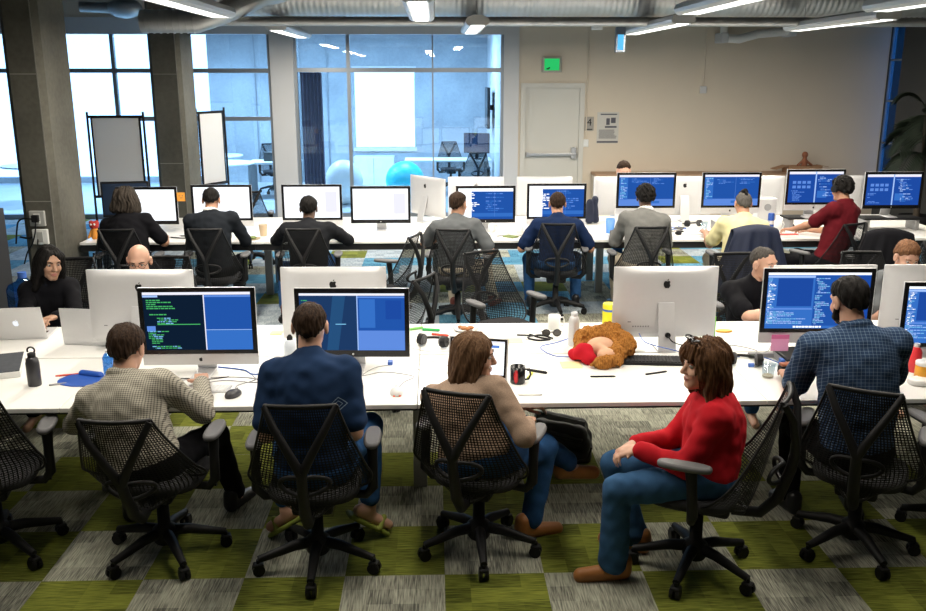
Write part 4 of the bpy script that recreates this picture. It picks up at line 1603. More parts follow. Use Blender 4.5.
def imac(label, x, y, rot, kind, seed=0, dz=0.0, chin=True, group='all-in-one computers', tilt=0.0, cable=False, ports=False, name='desktop_computer'):
    """All-in-one computer (or the matching display without a chin); its screen looks towards -y at rot 0."""
    t = thing(name, label, 'computer' if chin else 'monitor', (x, y, 0.73 + dz), rot, group)
    w = 0.325
    z1 = 0.52 if chin else 0.50
    z0 = z1 - (0.452 if chin else 0.405)
    zc = (z0 + z1) / 2
    hh = (z1 - z0) / 2

    def shell(u, v):
        X, Z = 2 * u - 1, 2 * v - 1
        e = max(0, 1 - abs(X) ** 5) * max(0, 1 - abs(Z) ** 5)
        return (w * X, 0.010 + 0.030 * e ** 0.6, zc + hh * Z)
    b = MB().grid(shell, 24, 20)
    b.box(-w, w, -0.006, 0.011, z0, z1, 0.003)
    b.obj('body', M_alu, t)
    pz0 = z0 + (0.066 if chin else 0.0)
    MB().box(-w, w, -0.0085, -0.006, pz0, z1, 0.0008).obj('bezel', M_bezel, t)
    s = screen_mesh(kind, 0.597, 0.336, seed).obj('screen', [S[k] for k in SK], t)
    s.location = (0, -0.0088, (pz0 + z1) / 2 + (0.0 if chin else 0.006))
    logo(0.05, 0.0405, z1 - 0.105, True).obj('logo', M_black, t)
    if chin:
        logo(0.022, -0.0065, z0 + 0.033, False).obj('logo', M_black, t)
    else:
        logo(0.012, -0.0088, z0 + 0.017, False).obj('logo', M_alu, t)
    st = MB()
    st.add([(-0.05, 0.05, 0.30), (0.05, 0.05, 0.30), (0.055, 0.13, 0.012), (-0.055, 0.13, 0.012), (-0.05, 0.042, 0.30), (0.05, 0.042, 0.30), (0.055, 0.118, 0.012), (-0.055, 0.118, 0.012)],
           [(0, 1, 2, 3), (5, 4, 7, 6), (0, 3, 7, 4), (1, 5, 6, 2), (0, 4, 5, 1), (3, 2, 6, 7)], False)
    st.box(-0.055, 0.055, -0.07, 0.13, 0.0, 0.010, 0.003)
    st.obj('stand', M_alu, t)
    if cable:
        MB().tube([(0.0, 0.112, 0.11), (0.0, 0.126, 0.112)], 0.017, 14).obj('cable_hole', M_bezel, t)
    if ports:
        p = MB()
        for k in range(7):
            p.box(0.10 + k * 0.016, 0.108 + k * 0.016, 0.036, 0.0385, z0 + 0.075, z0 + 0.083)
        p.box(0.19, 0.235, 0.034, 0.037, z0 + 0.105, z0 + 0.111)
        p.obj('ports', mat('port_grey', (0.22, 0.22, 0.23), 0.5), t)
    return t


# near row, fronts
imac('desktop computer showing green text on black before the plaid shirt man', -1.335, 4.93, RAD(0), 'term', 1)
imac('black-framed display with a dark half and a blue half before the navy T-shirt man', -0.475, 4.97, RAD(-2), 'split', 2, 0, False)
imac('desktop computer with a blue editor screen and pink sticky note on its chin', 2.235, 5.05, RAD(-2), 'ide', 3, 0.06)
imac('desktop computer cut off by the picture edge, blue screen beside the orange jar', 3.01, 4.92, RAD(-4), 'ide', 4, 0.0)
# near row, backs
imac('white back of a computer in front of the bald man', -1.80, 5.42, RAD(178), 'blank', 5, ports=True)
imac('white back of a computer directly behind the navy T-shirt man', -0.63, 5.46, RAD(180), 'blank', 6)
imac('silver back of a computer with stand and cable hole above the furry toy', 1.43, 5.41, RAD(180), 'blank', 7, cable=True, ports=True)
imac('silver back of a computer mostly hidden behind the blue editor screen', 2.43, 5.42, RAD(180), 'blank', 8)
imac('silver back of a computer in front of the brown-haired head', 3.13, 5.42, RAD(180), 'blank', 9, ports=True)
# far row, fronts
imac('white screen partly hidden by the long-haired man', -3.10, 9.78, 0, 'blank', 10, 0, False)
imac('white screen before the man in the dark suit jacket', -2.30, 9.78, 0, 'blank', 11, 0)
imac('white screen with a grey panel before the dark sweater man', -1.33, 9.78, 0, 'doc', 12, 0)
imac('white screen on a silver stand behind the empty place', -0.59, 9.78, 0, 'doc', 13, 0, False)
imac('blue and white code screen before the grey T-shirt man', 0.555, 9.78, 0, 'code', 14, 0, False)
imac('blue and white code screen before the far navy T-shirt man', 1.33, 9.78, 0, 'code', 15, 0)
imac('blue screen before the grey sweater', 2.31, 9.78, 0, 'panel', 16, 0.115)
imac('blue screen with a pale lower band before the yellow shirt man', 3.25, 9.78, 0, 'panel', 17, 0.115)
imac('split blue screen before the red polo shirt', 4.18, 9.78, 0, 'dual', 18, 0.145)
imac('split blue screen on a stand beside the palm', 5.05, 9.78, 0, 'dual', 19, 0.135, False)
# far row, backs
imac('turned white computer back beside the blank screens, angled to the office', -0.08, 10.5, RAD(128), 'blank', 20)
imac('white computer back half hidden behind the grey T-shirt code screen', 0.48, 10.47, RAD(180), 'blank', 21)
imac('white computer back between the two navy and grey places', 1.28, 10.47, RAD(180), 'blank', 22)
imac('silver computer back below the half-hidden head by the wall', 2.18, 10.47, RAD(180), 'blank', 23)
imac('silver computer back beside the screen of the grey sweater', 2.92, 10.47, RAD(180), 'blank', 24)
imac('silver computer back with a dark logo beside the yellow shirt screen', 3.78, 10.47, RAD(180), 'blank', 25)
imac('silver computer back between the two split blue screens', 4.72, 10.47, RAD(180), 'blank', 26)


def riser(label, x, y, w=0.55, h=0.11, m=None, group='screen risers'):
    t = thing('screen_riser', label, 'stand', (x, y, 0.73), 0, group)
    MB().box(-w / 2, w / 2, -0.13, 0.13, h - 0.018, h, 0.004).obj('shelf', m or M_black, t)
    for s in (-1, 1):
        MB().box(s * w * 0.42 - 0.02, s * w * 0.42 + 0.02, -0.11, 0.11, 0, h - 0.018, 0.003).obj('leg', M_leg, t)


riser('white riser under the screen of the grey sweater', 2.31, 9.80, 0.34, 0.115, M_white)
riser('white riser under the screen of the yellow shirt man', 3.25, 9.80, 0.34, 0.115, M_white)
riser('black shelf riser under the split screen of the red polo shirt', 4.18, 9.80, 0.62, 0.145)
riser('black shelf riser under the split screen beside the palm', 5.05, 9.80, 0.66, 0.135)
riser('small dark riser under the blue editor screen', 2.18, 5.07, 0.26, 0.06)

# ------------------------------------------------------------------ people
def skin(name, c):
    m = mat('skin_' + name, c, 0.5, var=0.08, scale=30)
    b = m.node_tree.nodes['Principled BSDF']
    b.inputs['Subsurface Weight'].default_value = 0.06
    b.inputs['Subsurface Radius'].default_value = (0.02, 0.008, 0.004)
    return m


SK_fair = skin('fair', (0.58, 0.33, 0.23))
SK_tan = skin('tan', (0.50, 0.26, 0.16))
SK_olive = skin('olive', (0.42, 0.24, 0.155))
SK_brown = skin('brown', (0.12, 0.06, 0.035))
H_brown = hair_material('hair_dark_brown', (0.008, 0.005, 0.004), (0.055, 0.032, 0.02))
H_black = hair_material('hair_black', (0.003, 0.003, 0.003), (0.016, 0.014, 0.013))
H_light = hair_material('hair_light_brown', (0.045, 0.024, 0.012), (0.18, 0.10, 0.055))
H_auburn = hair_material('hair_auburn', (0.022, 0.010, 0.006), (0.16, 0.078, 0.036))
H_grey = hair_material('hair_grey', (0.02, 0.017, 0.015), (0.10, 0.09, 0.08))
H_dkgrey = hair_material('hair_dark_grey', (0.012, 0.010, 0.008), (0.065, 0.052, 0.042))
H_buzz = hair_material('hair_shaved', (0.06, 0.055, 0.05), (0.13, 0.12, 0.11))
H_ginger = hair_material('hair_ginger_brown', (0.07, 0.03, 0.015), (0.22, 0.11, 0.055))
C_plaid = check_material('cream_check_cloth', (0.50, 0.47, 0.39), (0.06, 0.055, 0.05), 0.011, 0.36)
C_bplaid = check_material('blue_check_cloth', (0.020, 0.045, 0.10), (0.15, 0.21, 0.30), 0.019, 0.17)
C_navy = tee_material('navy_jersey', (0.012, 0.032, 0.085), (0.22, 0.30, 0.40))
C_navy2 = mat('navy_jersey_plain', (0.007, 0.019, 0.062), 0.9, var=0.2, scale=9)
C_tweed = mat('tan_tweed', (0.315, 0.225, 0.165), 0.95, var=0.45, scale=260, bump=0.3)
C_red = mat('red_jersey', (0.44, 0.010, 0.018), 0.9, var=0.3, scale=10, spec=0.15)
C_dkred = mat('dark_red_cloth', (0.10, 0.006, 0.011), 0.9, var=0.2, scale=10)
C_black = mat('black_cloth', (0.005, 0.005, 0.007), 0.9, var=0.2, scale=10)
C_char = mat('charcoal_suiting', (0.012, 0.015, 0.020), 0.9, var=0.2, scale=12)
C_char2 = mat('dark_sweater', (0.013, 0.014, 0.017), 0.95, var=0.2, scale=12)
C_grey = mat('grey_jersey', (0.105, 0.112, 0.118), 0.9, var=0.15, scale=12)
C_grey2 = mat('grey_knit', (0.165, 0.165, 0.158), 0.95, var=0.2, scale=90, bump=0.3)
C_yel = mat('pale_yellow_jersey', (0.70, 0.64, 0.36), 0.9, var=0.12, scale=12)
C_jean = mat('blue_denim', (0.022, 0.075, 0.19), 0.9, var=0.3, scale=30)
C_jean2 = mat('light_blue_denim', (0.035, 0.095, 0.20), 0.9, var=0.35, scale=16)
C_khaki = mat('khaki_cotton', (0.48, 0.42, 0.32), 0.9, var=0.1, scale=20)
L_tan = mat('tan_leather', (0.36, 0.14, 0.035), 0.5, var=0.15, scale=20)
L_brown = mat('red_brown_leather', (0.12, 0.025, 0.016), 0.5, var=0.15, scale=20)
L_black = mat('black_leather', (0.010, 0.010, 0.012), 0.45)
L_green = mat('olive_green_rubber', (0.22, 0.26, 0.035), 0.7)

short = lambda m, **k: dict(kind='short', m=m, **k)

person('man in a cream checked shirt typing with his back to us', (-1.46, 4.20), RAD(-8), (-1.55, 4.38, 1.07), SK_fair, short(H_brown, vol=0.013, off=0.004), hyaw=RAD(-8), hpitch=RAD(-14), pz=0.51,
       wrists=[(-1.74, 4.62, 0.785), (-1.27, 4.66, 0.785)], elbows=[(-0.6, -0.3, -0.7), (0.6, -0.5, -0.7)], shirt=C_plaid, sleeve='long', collar=True, pants=C_black, shoes=L_black, res=0.0055, sw=0.195, wide=1.12,
       ankles=[(-1.7, 4.65, 0.085), (-1.15, 4.75, 0.085)])
person('man in a navy T-shirt and olive sandals with close-cropped dark hair', (-0.60, 4.10), RAD(0), (-0.61, 4.235, 1.215), SK_fair, short(H_brown, vol=0.006, bald=(0, -0.03, 0.145)), hyaw=RAD(0), hpitch=RAD(-8), pz=0.54,
       wrists=[(-0.77, 4.33, 0.67), (-0.43, 4.33, 0.67)], elbows=[(-0.12, -0.3, -1), (0.12, -0.3, -1)], shirt=C_navy, sleeve='short', pants=C_jean, shoes=L_green, res=0.0055, sw=0.178, wide=1.10, barefoot=True,
       ankles=[(-0.80, 4.38, 0.17), (-0.36, 4.38, 0.17)], fdirs=[(-0.75, 0.30, -0.55), (0.78, 0.30, -0.55)])
person('woman in a tan tweed blazer with a brown bob, turned away', (0.19, 4.20), RAD(-32), (0.195, 4.31, 1.035), SK_fair, dict(kind='bob', m=H_light, len=0.145, vol=0.008, wd=0.008, fx=0.066, fy=0.118), sex='f', hyaw=RAD(-97), hpitch=RAD(-6), pz=0.53,
       wrists=[(0.46, 4.56, 0.66), (0.47, 4.32, 0.66)], elbows=[(-0.7, -0.2, -0.6), (0.7, -0.6, -0.5)], shirt=C_tweed, sleeve='jacket', collar=True, pants=C_jean, shoes=L_tan, res=0.0055, face=True, sw=0.188, wide=1.08,
       ankles=[(0.74, 4.62, 0.30), (0.50, 4.36, 0.085)], fdirs=[(0.9, 0.30, -0.15), (0.8, 0.3, -0.1)])
person('woman in a red top and flared jeans sitting sideways, hands clasped', (1.31, 4.00), RAD(82), (1.265, 4.02, 1.07), SK_fair, dict(kind='layered', m=H_auburn, len=0.165, vol=0.020, wd=0.012, fringe=0.045, fx=0.068, fy=0.112, amp=1.8), sex='f', hyaw=RAD(98), hpitch=RAD(-2), pz=0.53,
       wrists=[(0.965, 3.985, 0.655), (0.965, 4.065, 0.655)], elbows=[(-0.6, -0.5, -0.7), (0.6, -0.5, -0.7)], shirt=C_red, sleeve='long', pants=C_jean2, flare=0.018, shoes=L_tan, res=0.0055, face=True, sw=0.17, wide=1.1,
       ankles=[(0.86, 3.93, 0.085), (1.02, 4.20, 0.085)], fdirs=[(-1, -0.05, -0.05), (-0.8, 0.5, -0.05)], palm=[((-0.75, 0.35, -0.30), (-0.3, -0.2, 0.9)), ((-0.75, -0.35, -0.30), (-0.3, 0.2, 0.9))], curl=0.6)
person('man in a blue checked short-sleeved shirt with a dark beard', (2.14, 4.20), RAD(-3), (2.095, 4.37, 1.285), SK_fair, short(H_black, vol=0.014), hyaw=RAD(14), hpitch=RAD(-14), pz=0.55, beard=H_black,
       wrists=[(1.94, 4.66, 0.785), (2.36, 4.66, 0.785)], elbows=[(-0.28, -0.3, -1), (0.28, -0.3, -1)], shirt=C_bplaid, sleeve='short', collar=True, pants=C_black, shoes=L_black, res=0.0055, sw=0.215, wide=1.2,
       ankles=[(2.0, 4.62, 0.085), (2.35, 4.62, 0.085)])
# behind the near desks, facing us
person('woman in a black turtleneck with long dark hair looking across', (-2.80, 6.50), RAD(192), (-2.755, 6.40, 1.10), SK_olive, dict(kind='long', m=H_black, len=0.22, vol=0.008, wd=0.016, fx=0.060, fy=0.108, fz=0.130), sex='f', hyaw=RAD(222), hpitch=RAD(-12), hroll=RAD(-4), pz=0.50,
       wrists=[(-2.62, 6.06, 0.785), (-2.72, 5.99, 0.785)], elbows=[(-0.5, 0.0, -0.8), (0.5, 0.0, -0.8)], shirt=C_black, sleeve='long', collar=True, pants=C_black, res=0.006, sw=0.148, wide=0.95, face=True, legs=True)
person('bald man whose head shows over a white computer back', (-2.13, 6.55), RAD(180), (-2.13, 6.42, 1.10), SK_fair, None, hyaw=RAD(188), hpitch=RAD(-16), pz=0.48, glasses=True, shirt=C_grey, sleeve='short', pants=C_jean, res=0.007, face=True)
person('man in a black T-shirt looking down, arm on the desk', (2.33, 6.40), RAD(186), (2.375, 6.30, 1.075), SK_fair, short(H_grey, vol=0.005, off=0.030), hyaw=RAD(212), hpitch=RAD(-6), hroll=RAD(4), pz=0.49,
       wrists=[None, (2.46, 6.03, 0.775)], elbows=[(-0.3, -0.3, -1), (0.8, 0.6, -0.5)], shirt=C_black, sleeve='short', pants=C_jean, res=0.006, face=True, sw=0.20, palm=[None, ((1, 0.05, 0), (0, 0, 1))])
person('person with short ginger-brown hair seen just above a computer back', (3.50, 6.55), RAD(180), (3.50, 6.45, 1.085), SK_fair, short(H_ginger, vol=0.012), hyaw=RAD(180), hpitch=RAD(-20), pz=0.49, shirt=C_grey, sleeve='short', pants=C_jean, res=0.007, face=True)
# far row
person('man with bushy shoulder-length hair and a black T-shirt', (-2.98, 8.82), RAD(-6), (-3.05, 8.98, 1.19), SK_tan, dict(kind='long', m=H_dkgrey, len=0.115, vol=0.030, wd=0.028, bald=(0, -0.055, 0.135), amp=1.8), hyaw=RAD(0), hpitch=RAD(-10), pz=0.53,
       wrists=[(-3.25, 9.3, 0.785), (-2.78, 9.24, 0.77)], elbows=[(-0.5, -0.3, -0.8), (0.6, -0.3, -0.7)], shirt=C_black, sleeve='short', pants=C_black, shoes=L_black, sw=0.20, wide=1.2)
person('man in a dark suit jacket with a white collar', (-2.18, 8.82), RAD(2), (-2.215, 8.98, 1.19), SK_tan, short(H_black, vol=0.008), hyaw=RAD(4), hpitch=RAD(-22), pz=0.53,
       wrists=[(-2.4, 9.3, 0.79), (-1.98, 9.28, 0.79)], elbows=[(-0.35, -0.3, -1), (0.55, -0.5, -0.9)], shirt=C_char, sleeve='jacket', neckband=M_paper, pants=C_black, shoes=L_black, sw=0.205, wide=1.1)
person('man in a loose dark sweater with elbows spread', (-1.25, 8.82), RAD(0), (-1.25, 8.93, 1.11), SK_brown, short(H_black, vol=0.014), hyaw=RAD(0), hpitch=RAD(-8), pz=0.51,
       wrists=[(-1.48, 9.3, 0.79), (-1.02, 9.3, 0.79)], elbows=[(-0.9, -0.2, -0.5), (0.9, -0.2, -0.5)], shirt=C_char2, sleeve='jacket', pants=C_jean, shoes=L_brown, sw=0.22, wide=1.22, ankles=[(-1.55, 9.0, 0.085), None])
person('man in a grey T-shirt and khaki trousers glancing aside', (0.22, 8.78), RAD(-14), (0.235, 8.93, 1.15), SK_tan, short(H_brown, vol=0.009), hyaw=RAD(-32), hpitch=RAD(-4), pz=0.53,
       wrists=[(0.1, 9.25, 0.785), (0.52, 9.0, 0.66)], elbows=[(-0.7, -0.2, -0.5), (0.6, -0.4, -0.7)], shirt=C_grey, sleeve='short', pants=C_khaki, shoes=L_brown, sw=0.20, wide=1.12, ankles=[None, (0.62, 9.35, 0.085)])
person('man in a navy T-shirt in the far row, forearms on the desk', (1.24, 9.0), RAD(-2), (1.255, 9.16, 1.115), SK_tan, short(H_brown, vol=0.007), hyaw=RAD(-3), hpitch=RAD(-10), pz=0.53,
       wrists=[(1.03, 9.32, 0.775), (1.48, 9.32, 0.775)], elbows=[(-0.6, -0.3, -0.8), (0.6, -0.3, -0.8)], shirt=C_navy2, sleeve='short', pants=C_jean, shoes=L_black, sw=0.205, wide=1.05, ankles=[(1.0, 9.3, 0.085), (1.5, 9.3, 0.085)])
person('person in a grey sweater with a white collar and curly black hair', (2.07, 8.86), RAD(2), (2.125, 9.01, 1.195), SK_brown, dict(kind='curly', m=H_black, vol=0.026), hyaw=RAD(-6), hpitch=RAD(-10), pz=0.53,
       wrists=[(1.88, 9.3, 0.785), (2.32, 9.3, 0.785)], elbows=[(-0.35, -0.3, -1), (0.35, -0.3, -1)], shirt=C_grey2, sleeve='long', neckband=M_paper, pants=C_khaki, shoes=L_black, sw=0.20, wide=1.12)
person('man in a pale yellow shirt with shaved sides and a dark top knot', (3.06, 8.82), RAD(0), (3.115, 8.98, 1.135), SK_tan, dict(kind='tuft', m=H_buzz, m2=H_black, vol=0.004), hyaw=RAD(0), hpitch=RAD(-12), pz=0.52,
       wrists=[(2.85, 9.3, 0.785), (3.3, 9.3, 0.785)], shirt=C_yel, sleeve='short', pants=C_khaki, shoes=L_black, sw=0.205, wide=1.15)
redp, redA = person('person in a dark red polo shirt with curly black hair', (4.02, 8.94), RAD(36), (4.12, 9.0, 1.275), SK_tan, dict(kind='curly', m=H_black, vol=0.024), hyaw=RAD(22), hpitch=RAD(-8), pz=0.54,
                    wrists=[(3.72, 9.3, 0.785), (4.02, 9.42, 0.785)], elbows=[(-0.4, -0.4, -0.9), (0.4, -0.4, -0.9)], shirt=C_dkred, sleeve='short', collar=True, pants=C_black, shoes=L_black, sw=0.205, wide=1.12, ankles=[(3.62, 9.2, 0.085), (3.9, 9.4, 0.085)])
person('person hidden but for brown hair over a screen by the wall', (2.40, 11.35), RAD(180), (2.36, 11.22, 1.235), SK_fair, short(H_brown, vol=0.010), hyaw=RAD(180), hpitch=RAD(-15), pz=0.52,
       wrists=[(2.55, 10.82, 0.785), (2.2, 10.82, 0.785)], shirt=mat('pale_blue_cloth', (0.4, 0.5, 0.65), 0.9), sleeve='long', pants=C_jean)

# headphones on the person in red
Hw = np.array([4.12, 9.0, 1.275])
t = thing('headphones', 'black headphones worn by the person in the dark red polo shirt', 'headphones', tuple(Hw), 0)
Rh = rotz(RAD(22)) @ rotx(RAD(-8))
b = MB()
b.tube([tuple(Rh @ np.array([0.108 * math.cos(q), -0.01, 0.02 + 0.118 * math.sin(q)])) for q in np.linspace(0, math.pi, 13)], 0.009, 8)
b.obj('headband', M_black, t)
for s in (-1, 1):
    b = MB().tube([tuple(Rh @ np.array([s * 0.086, -0.01, 0.005])), tuple(Rh @ np.array([s * 0.118, -0.01, 0.005]))], 0.036, 16)
    b.obj('ear_cup', M_black, t)
# sunglasses pushed up on the red-topped woman's head
Hw = np.array([1.265, 4.02, 1.07])
Rh = rotz(RAD(98)) @ rotx(RAD(-2))
t = thing('sunglasses', 'dark sunglasses pushed up on the hair of the red-shirted woman', 'sunglasses', tuple(Hw), 0)
b = MB()
for s in (-1, 1):
    b.tube([tuple(Rh @ np.array([s * 0.035 + 0.026 * math.cos(q), 0.058 + 0.016 * math.sin(q), 0.131 + 0.004 * math.cos(q) * s])) for q in np.linspace(0, 2 * math.pi, 14)], 0.004, 6)
b.tube([tuple(Rh @ np.array([x, 0.062, 0.130])) for x in (-0.010, 0.0, 0.010)], 0.003, 6)
b.obj('frame', M_bezel, t)
for s in (-1, 1):
    pts = [tuple(Rh @ np.array([s * 0.035 + 0.025 * math.cos(q), 0.058 + 0.015 * math.sin(q), 0.131 + 0.004 * math.cos(q) * s])) for q in np.linspace(0, 2 * math.pi, 14, endpoint=False)]
    MB().add(pts, [tuple(range(14))]).obj('lens', M_bezel, t)


# jackets over chairs
def draped(label, x, y, rot, m, top=0.99, drop=0.55, half=0.24, seed=1, logo_mark=False):
    r = random.Random(seed)
    ph = [r.uniform(0, 6) for _ in range(6)]

    def fn(u, v):
        X = 2 * u - 1
        s = v * (drop * 2 + 0.10) - drop - 0.05
        fold = 0.018 * math.sin(X * 9 + ph[0]) + 0.012 * math.sin(X * 17 + ph[1] + 3 * v)
        if s > 0.05:          # rear side
            d = s - 0.05
            w = half * (0.72 + 0.55 * d / drop)
            return (w * X, -0.445 - 0.06 * d / drop - fold * min(1, d * 4) + 0.05 * X * X, top - d + 0.012 * math.sin(X * 5 + ph[2]) * d - 0.05 * X * X * (1 - d))
        if s < -0.05:
            d = -0.05 - s
            w = half * (0.72 + 0.25 * d / drop)
            return (w * X, -0.325 + 0.03 * d + fold * 0.3 * min(1, d * 4) + 0.03 * X * X, top - d * 0.6 - 0.05 * X * X * (1 - d))
        a = (s + 0.05) / 0.10
        return (half * 0.72 * X, -0.325 - 0.12 * a + 0.04 * X * X, top + 0.02 * math.sin(a * math.pi) - 0.05 * X * X)
    me = MB().grid(fn, 36, 40).mesh('jacket', m)
    o = link('jacket', me)
    md = o.modifiers.new('thick', 'SOLIDIFY')
    md.thickness = 0.010
    md.offset = 0
    o.location = (x, y, 0)
    o.rotation_euler = (0, 0, rot)
    tag(o, label, 'jacket')
    if logo_mark:
        MB().box(-0.17, -0.14, -0.486, -0.478, 0.78, 0.81).box(-0.135, -0.105, -0.486, -0.478, 0.76, 0.80).obj('logo_mark', M_white, o)
    return o


M_jnavy = mat('navy_nylon', (0.004, 0.009, 0.032), 0.7, var=0.2, scale=12)
draped('navy jacket hanging over the chair of the yellow shirt man', 3.05, 8.75, 0, M_jnavy, 1.0, 0.62, 0.30, 2)
draped('black coat hanging over the empty chair beside the red polo shirt', 4.34, 8.46, RAD(-20), C_black, 1.0, 0.5, 0.28, 5)

# ------------------------------------------------------------------ things on the near desks
TOP = 0.73


def bottle(label, x, y, prof, m, cap, cm, z=TOP, cat='bottle', loop=False, name='bottle', seg=20):
    t = thing(name, label, cat, (x, y, z))
    MB().lathe(prof, seg=seg).obj('bottle_body', m, t)
    MB().lathe(cap, seg=seg).obj('cap', cm, t)
    if loop:
        z = cap[-1][1]
        MB().tube([(0.02 * math.cos(q), 0, z + 0.012 + 0.018 * math.sin(q)) for q in np.linspace(-0.6, math.pi + 0.6, 12)], 0.005, 8).obj('loop', cm, t)
    return t


bottle('matt black metal bottle with a looped cap', -2.225, 4.80, [(0.034, 0), (0.036, 0.006), (0.036, 0.13), (0.030, 0.155), (0.020, 0.165)], mat('gunmetal', (0.06, 0.06, 0.065), 0.35, 0.6), [(0.021, 0.163), (0.022, 0.185), (0.012, 0.19)], M_black, loop=True)
bottle('brushed steel bottle beside the furry toy', 0.875, 5.46, [(0.034, 0), (0.036, 0.006), (0.036, 0.155), (0.028, 0.185), (0.020, 0.195)], M_alu, [(0.021, 0.193), (0.022, 0.215), (0.012, 0.222)], M_alu)
bottle('white plastic bottle with a dark cap and blue print', -0.885, 5.26, [(0.036, 0), (0.038, 0.01), (0.038, 0.075), (0.034, 0.10), (0.020, 0.115)], mat('milky_plastic', (0.72, 0.78, 0.85), 0.35), [(0.018, 0.113), (0.018, 0.13), (0.008, 0.145)], M_black)
bottle('clear blue water bottle half hidden by the cream checked shirt', -1.875, 4.98, [(0.032, 0), (0.034, 0.005), (0.034, 0.10), (0.025, 0.12), (0.014, 0.13)], M_bluep, [(0.016, 0.129), (0.016, 0.145)], M_white)
t = thing('canister', 'bright yellow canister with a blue band behind the silver computer', 'canister', (1.155, 5.75, TOP))
M_yel = mat('bright_yellow', (0.85, 0.75, 0.02), 0.5, var=0.03)
MB().lathe([(0.044, 0), (0.046, 0.004), (0.046, 0.195), (0.042, 0.20)], seg=24).obj('canister_body', M_yel, t)
MB().lathe([(0.0465, 0.150), (0.0465, 0.165)], seg=24, cap=False).obj('band', mat('band_blue', (0.05, 0.12, 0.4), 0.5), t)
t = thing('canister', 'orange-filled jar with a pale lid beside the cut-off computer', 'jar', (2.735, 4.72, TOP))
MB().lathe([(0.042, 0), (0.045, 0.005), (0.045, 0.085), (0.04, 0.095)], seg=24).obj('jar_body', mat('orange_plastic', (0.80, 0.36, 0.03), 0.4), t)
MB().lathe([(0.046, 0.093), (0.046, 0.112), (0.042, 0.115)], seg=24).obj('lid', M_white, t)
tag(MB().pad(2.735, 4.66, 0.11, 0.055, TOP, TOP + 0.035, 0.01, 3).obj('tray', M_white), 'white plastic tray in front of the orange jar', 'tray')
bottle('red bottle behind the orange jar', 2.77, 4.88, [(0.03, 0), (0.034, 0.006), (0.034, 0.12), (0.02, 0.15)], mat('red_plastic', (0.7, 0.03, 0.04), 0.4), [(0.016, 0.149), (0.016, 0.17)], M_white)


def mug(label, x, y, m, r=0.042, h=0.098, rz=0.0, mark=None):
    t = thing('mug', label, 'mug', (x, y, TOP), rz)
    MB().lathe([(r * 0.9, 0), (r, 0.006), (r, h), (r - 0.004, h), (r - 0.004, 0.008), (0.002, 0.008)], seg=28, cap=False).lathe([(r * 0.9, 0.0), (r * 0.9, 0.001)], seg=28).obj('cup', m, t)
    MB().tube([(r - 0.003, 0, h * 0.8), (r + 0.022, 0, h * 0.82), (r + 0.030, 0, h * 0.5), (r + 0.020, 0, h * 0.22), (r - 0.003, 0, h * 0.2)], 0.0055, 8).obj('handle', m, t)
    if mark:
        b = MB()
        for k in range(12):
            a0 = math.pi * 1.40 - 0.3 + 0.6 * k / 12
            a1 = a0 + 0.05
            hh = 0.5 * h * math.sqrt(max(0, 1 - ((k - 5.5) / 6.2) ** 2)) * 0.8
            b.add([((r + .0006) * math.cos(a0), (r + .0006) * math.sin(a0), h / 2 - hh), ((r + .0006) * math.cos(a1), (r + .0006) * math.sin(a1), h / 2 - hh), ((r + .0006) * math.cos(a1), (r + .0006) * math.sin(a1), h / 2 + hh), ((r + .0006) * math.cos(a0), (r + .0006) * math.sin(a0), h / 2 + hh)], [(0, 1, 2, 3)])
        b.obj('emblem', mark, t)
        MB().box(-0.003, 0.003, -r - 0.0012, -r - 0.0006, 0.02, h - 0.03).obj('emblem_stroke', M_black, t)
    return t


mug('black mug with a red round emblem', 0.455, 4.755, M_bezel, mark=mat('emblem_red', (0.6, 0.02, 0.03), 0.5))
mug('white mug on the rear edge of the desk', 0.80, 5.84, M_white, rz=0.2)


def laptop(label, x, y, rot, ang, kind='web', lit_logo=True):
    """Hinge at the origin; the keyboard stretches towards -y at rot 0."""
    t = thing('laptop', label, 'laptop', (x, y, TOP), rot)
    MB().box(-0.17, 0.17, -0.235, 0.0, 0.001, 0.015, 0.003).obj('base', M_alu, t)
    b = MB()
    for i in range(6):
        for j in range(13):
            b.box(-0.14 + j * 0.0218, -0.14 + j * 0.0218 + 0.018, -0.03 - i * 0.0185 - 0.0155, -0.03 - i * 0.0185, 0.015, 0.0165)
    b.obj('keyboard', M_bezel, t)
    MB().box(-0.05, 0.05, -0.215, -0.15, 0.0150, 0.0153).obj('trackpad', mat('trackpad_grey', (0.5, 0.5, 0.51), 0.4), t)
    lid = MB().box(-0.17, 0.17, -0.003, 0.004, 0.0, 0.232, 0.0025).obj('lid', M_alu, t)
    lid.location = (0, 0.0, 0.014)
    lid.rotation_euler = (-ang, 0, 0)
    MB().box(-0.162, 0.162, -0.0036, -0.003, 0.012, 0.226).obj('bezel', M_bezel, lid)
    s = screen_mesh(kind, 0.30, 0.188, 31).obj('screen', [S[k] for k in SK], lid)
    s.location = (0, -0.0038, 0.12)
    logo(0.042, 0.0042, 0.115, True).obj('logo', emat('logo_glow', (0.9, 0.95, 1.0), 1.0) if lit_logo else M_alu, lid)
    return t


laptop('open silver laptop with a glowing logo in front of the woman in black', -2.70, 5.70, RAD(186), RAD(20))
laptop('open silver laptop beside the tan blazer showing a white page', 0.23, 4.80, RAD(-14), RAD(12))
laptop('silver laptop seen edge-on beside the white computer back of the bald man', -2.20, 5.55, RAD(172), RAD(4), 'blank', False)


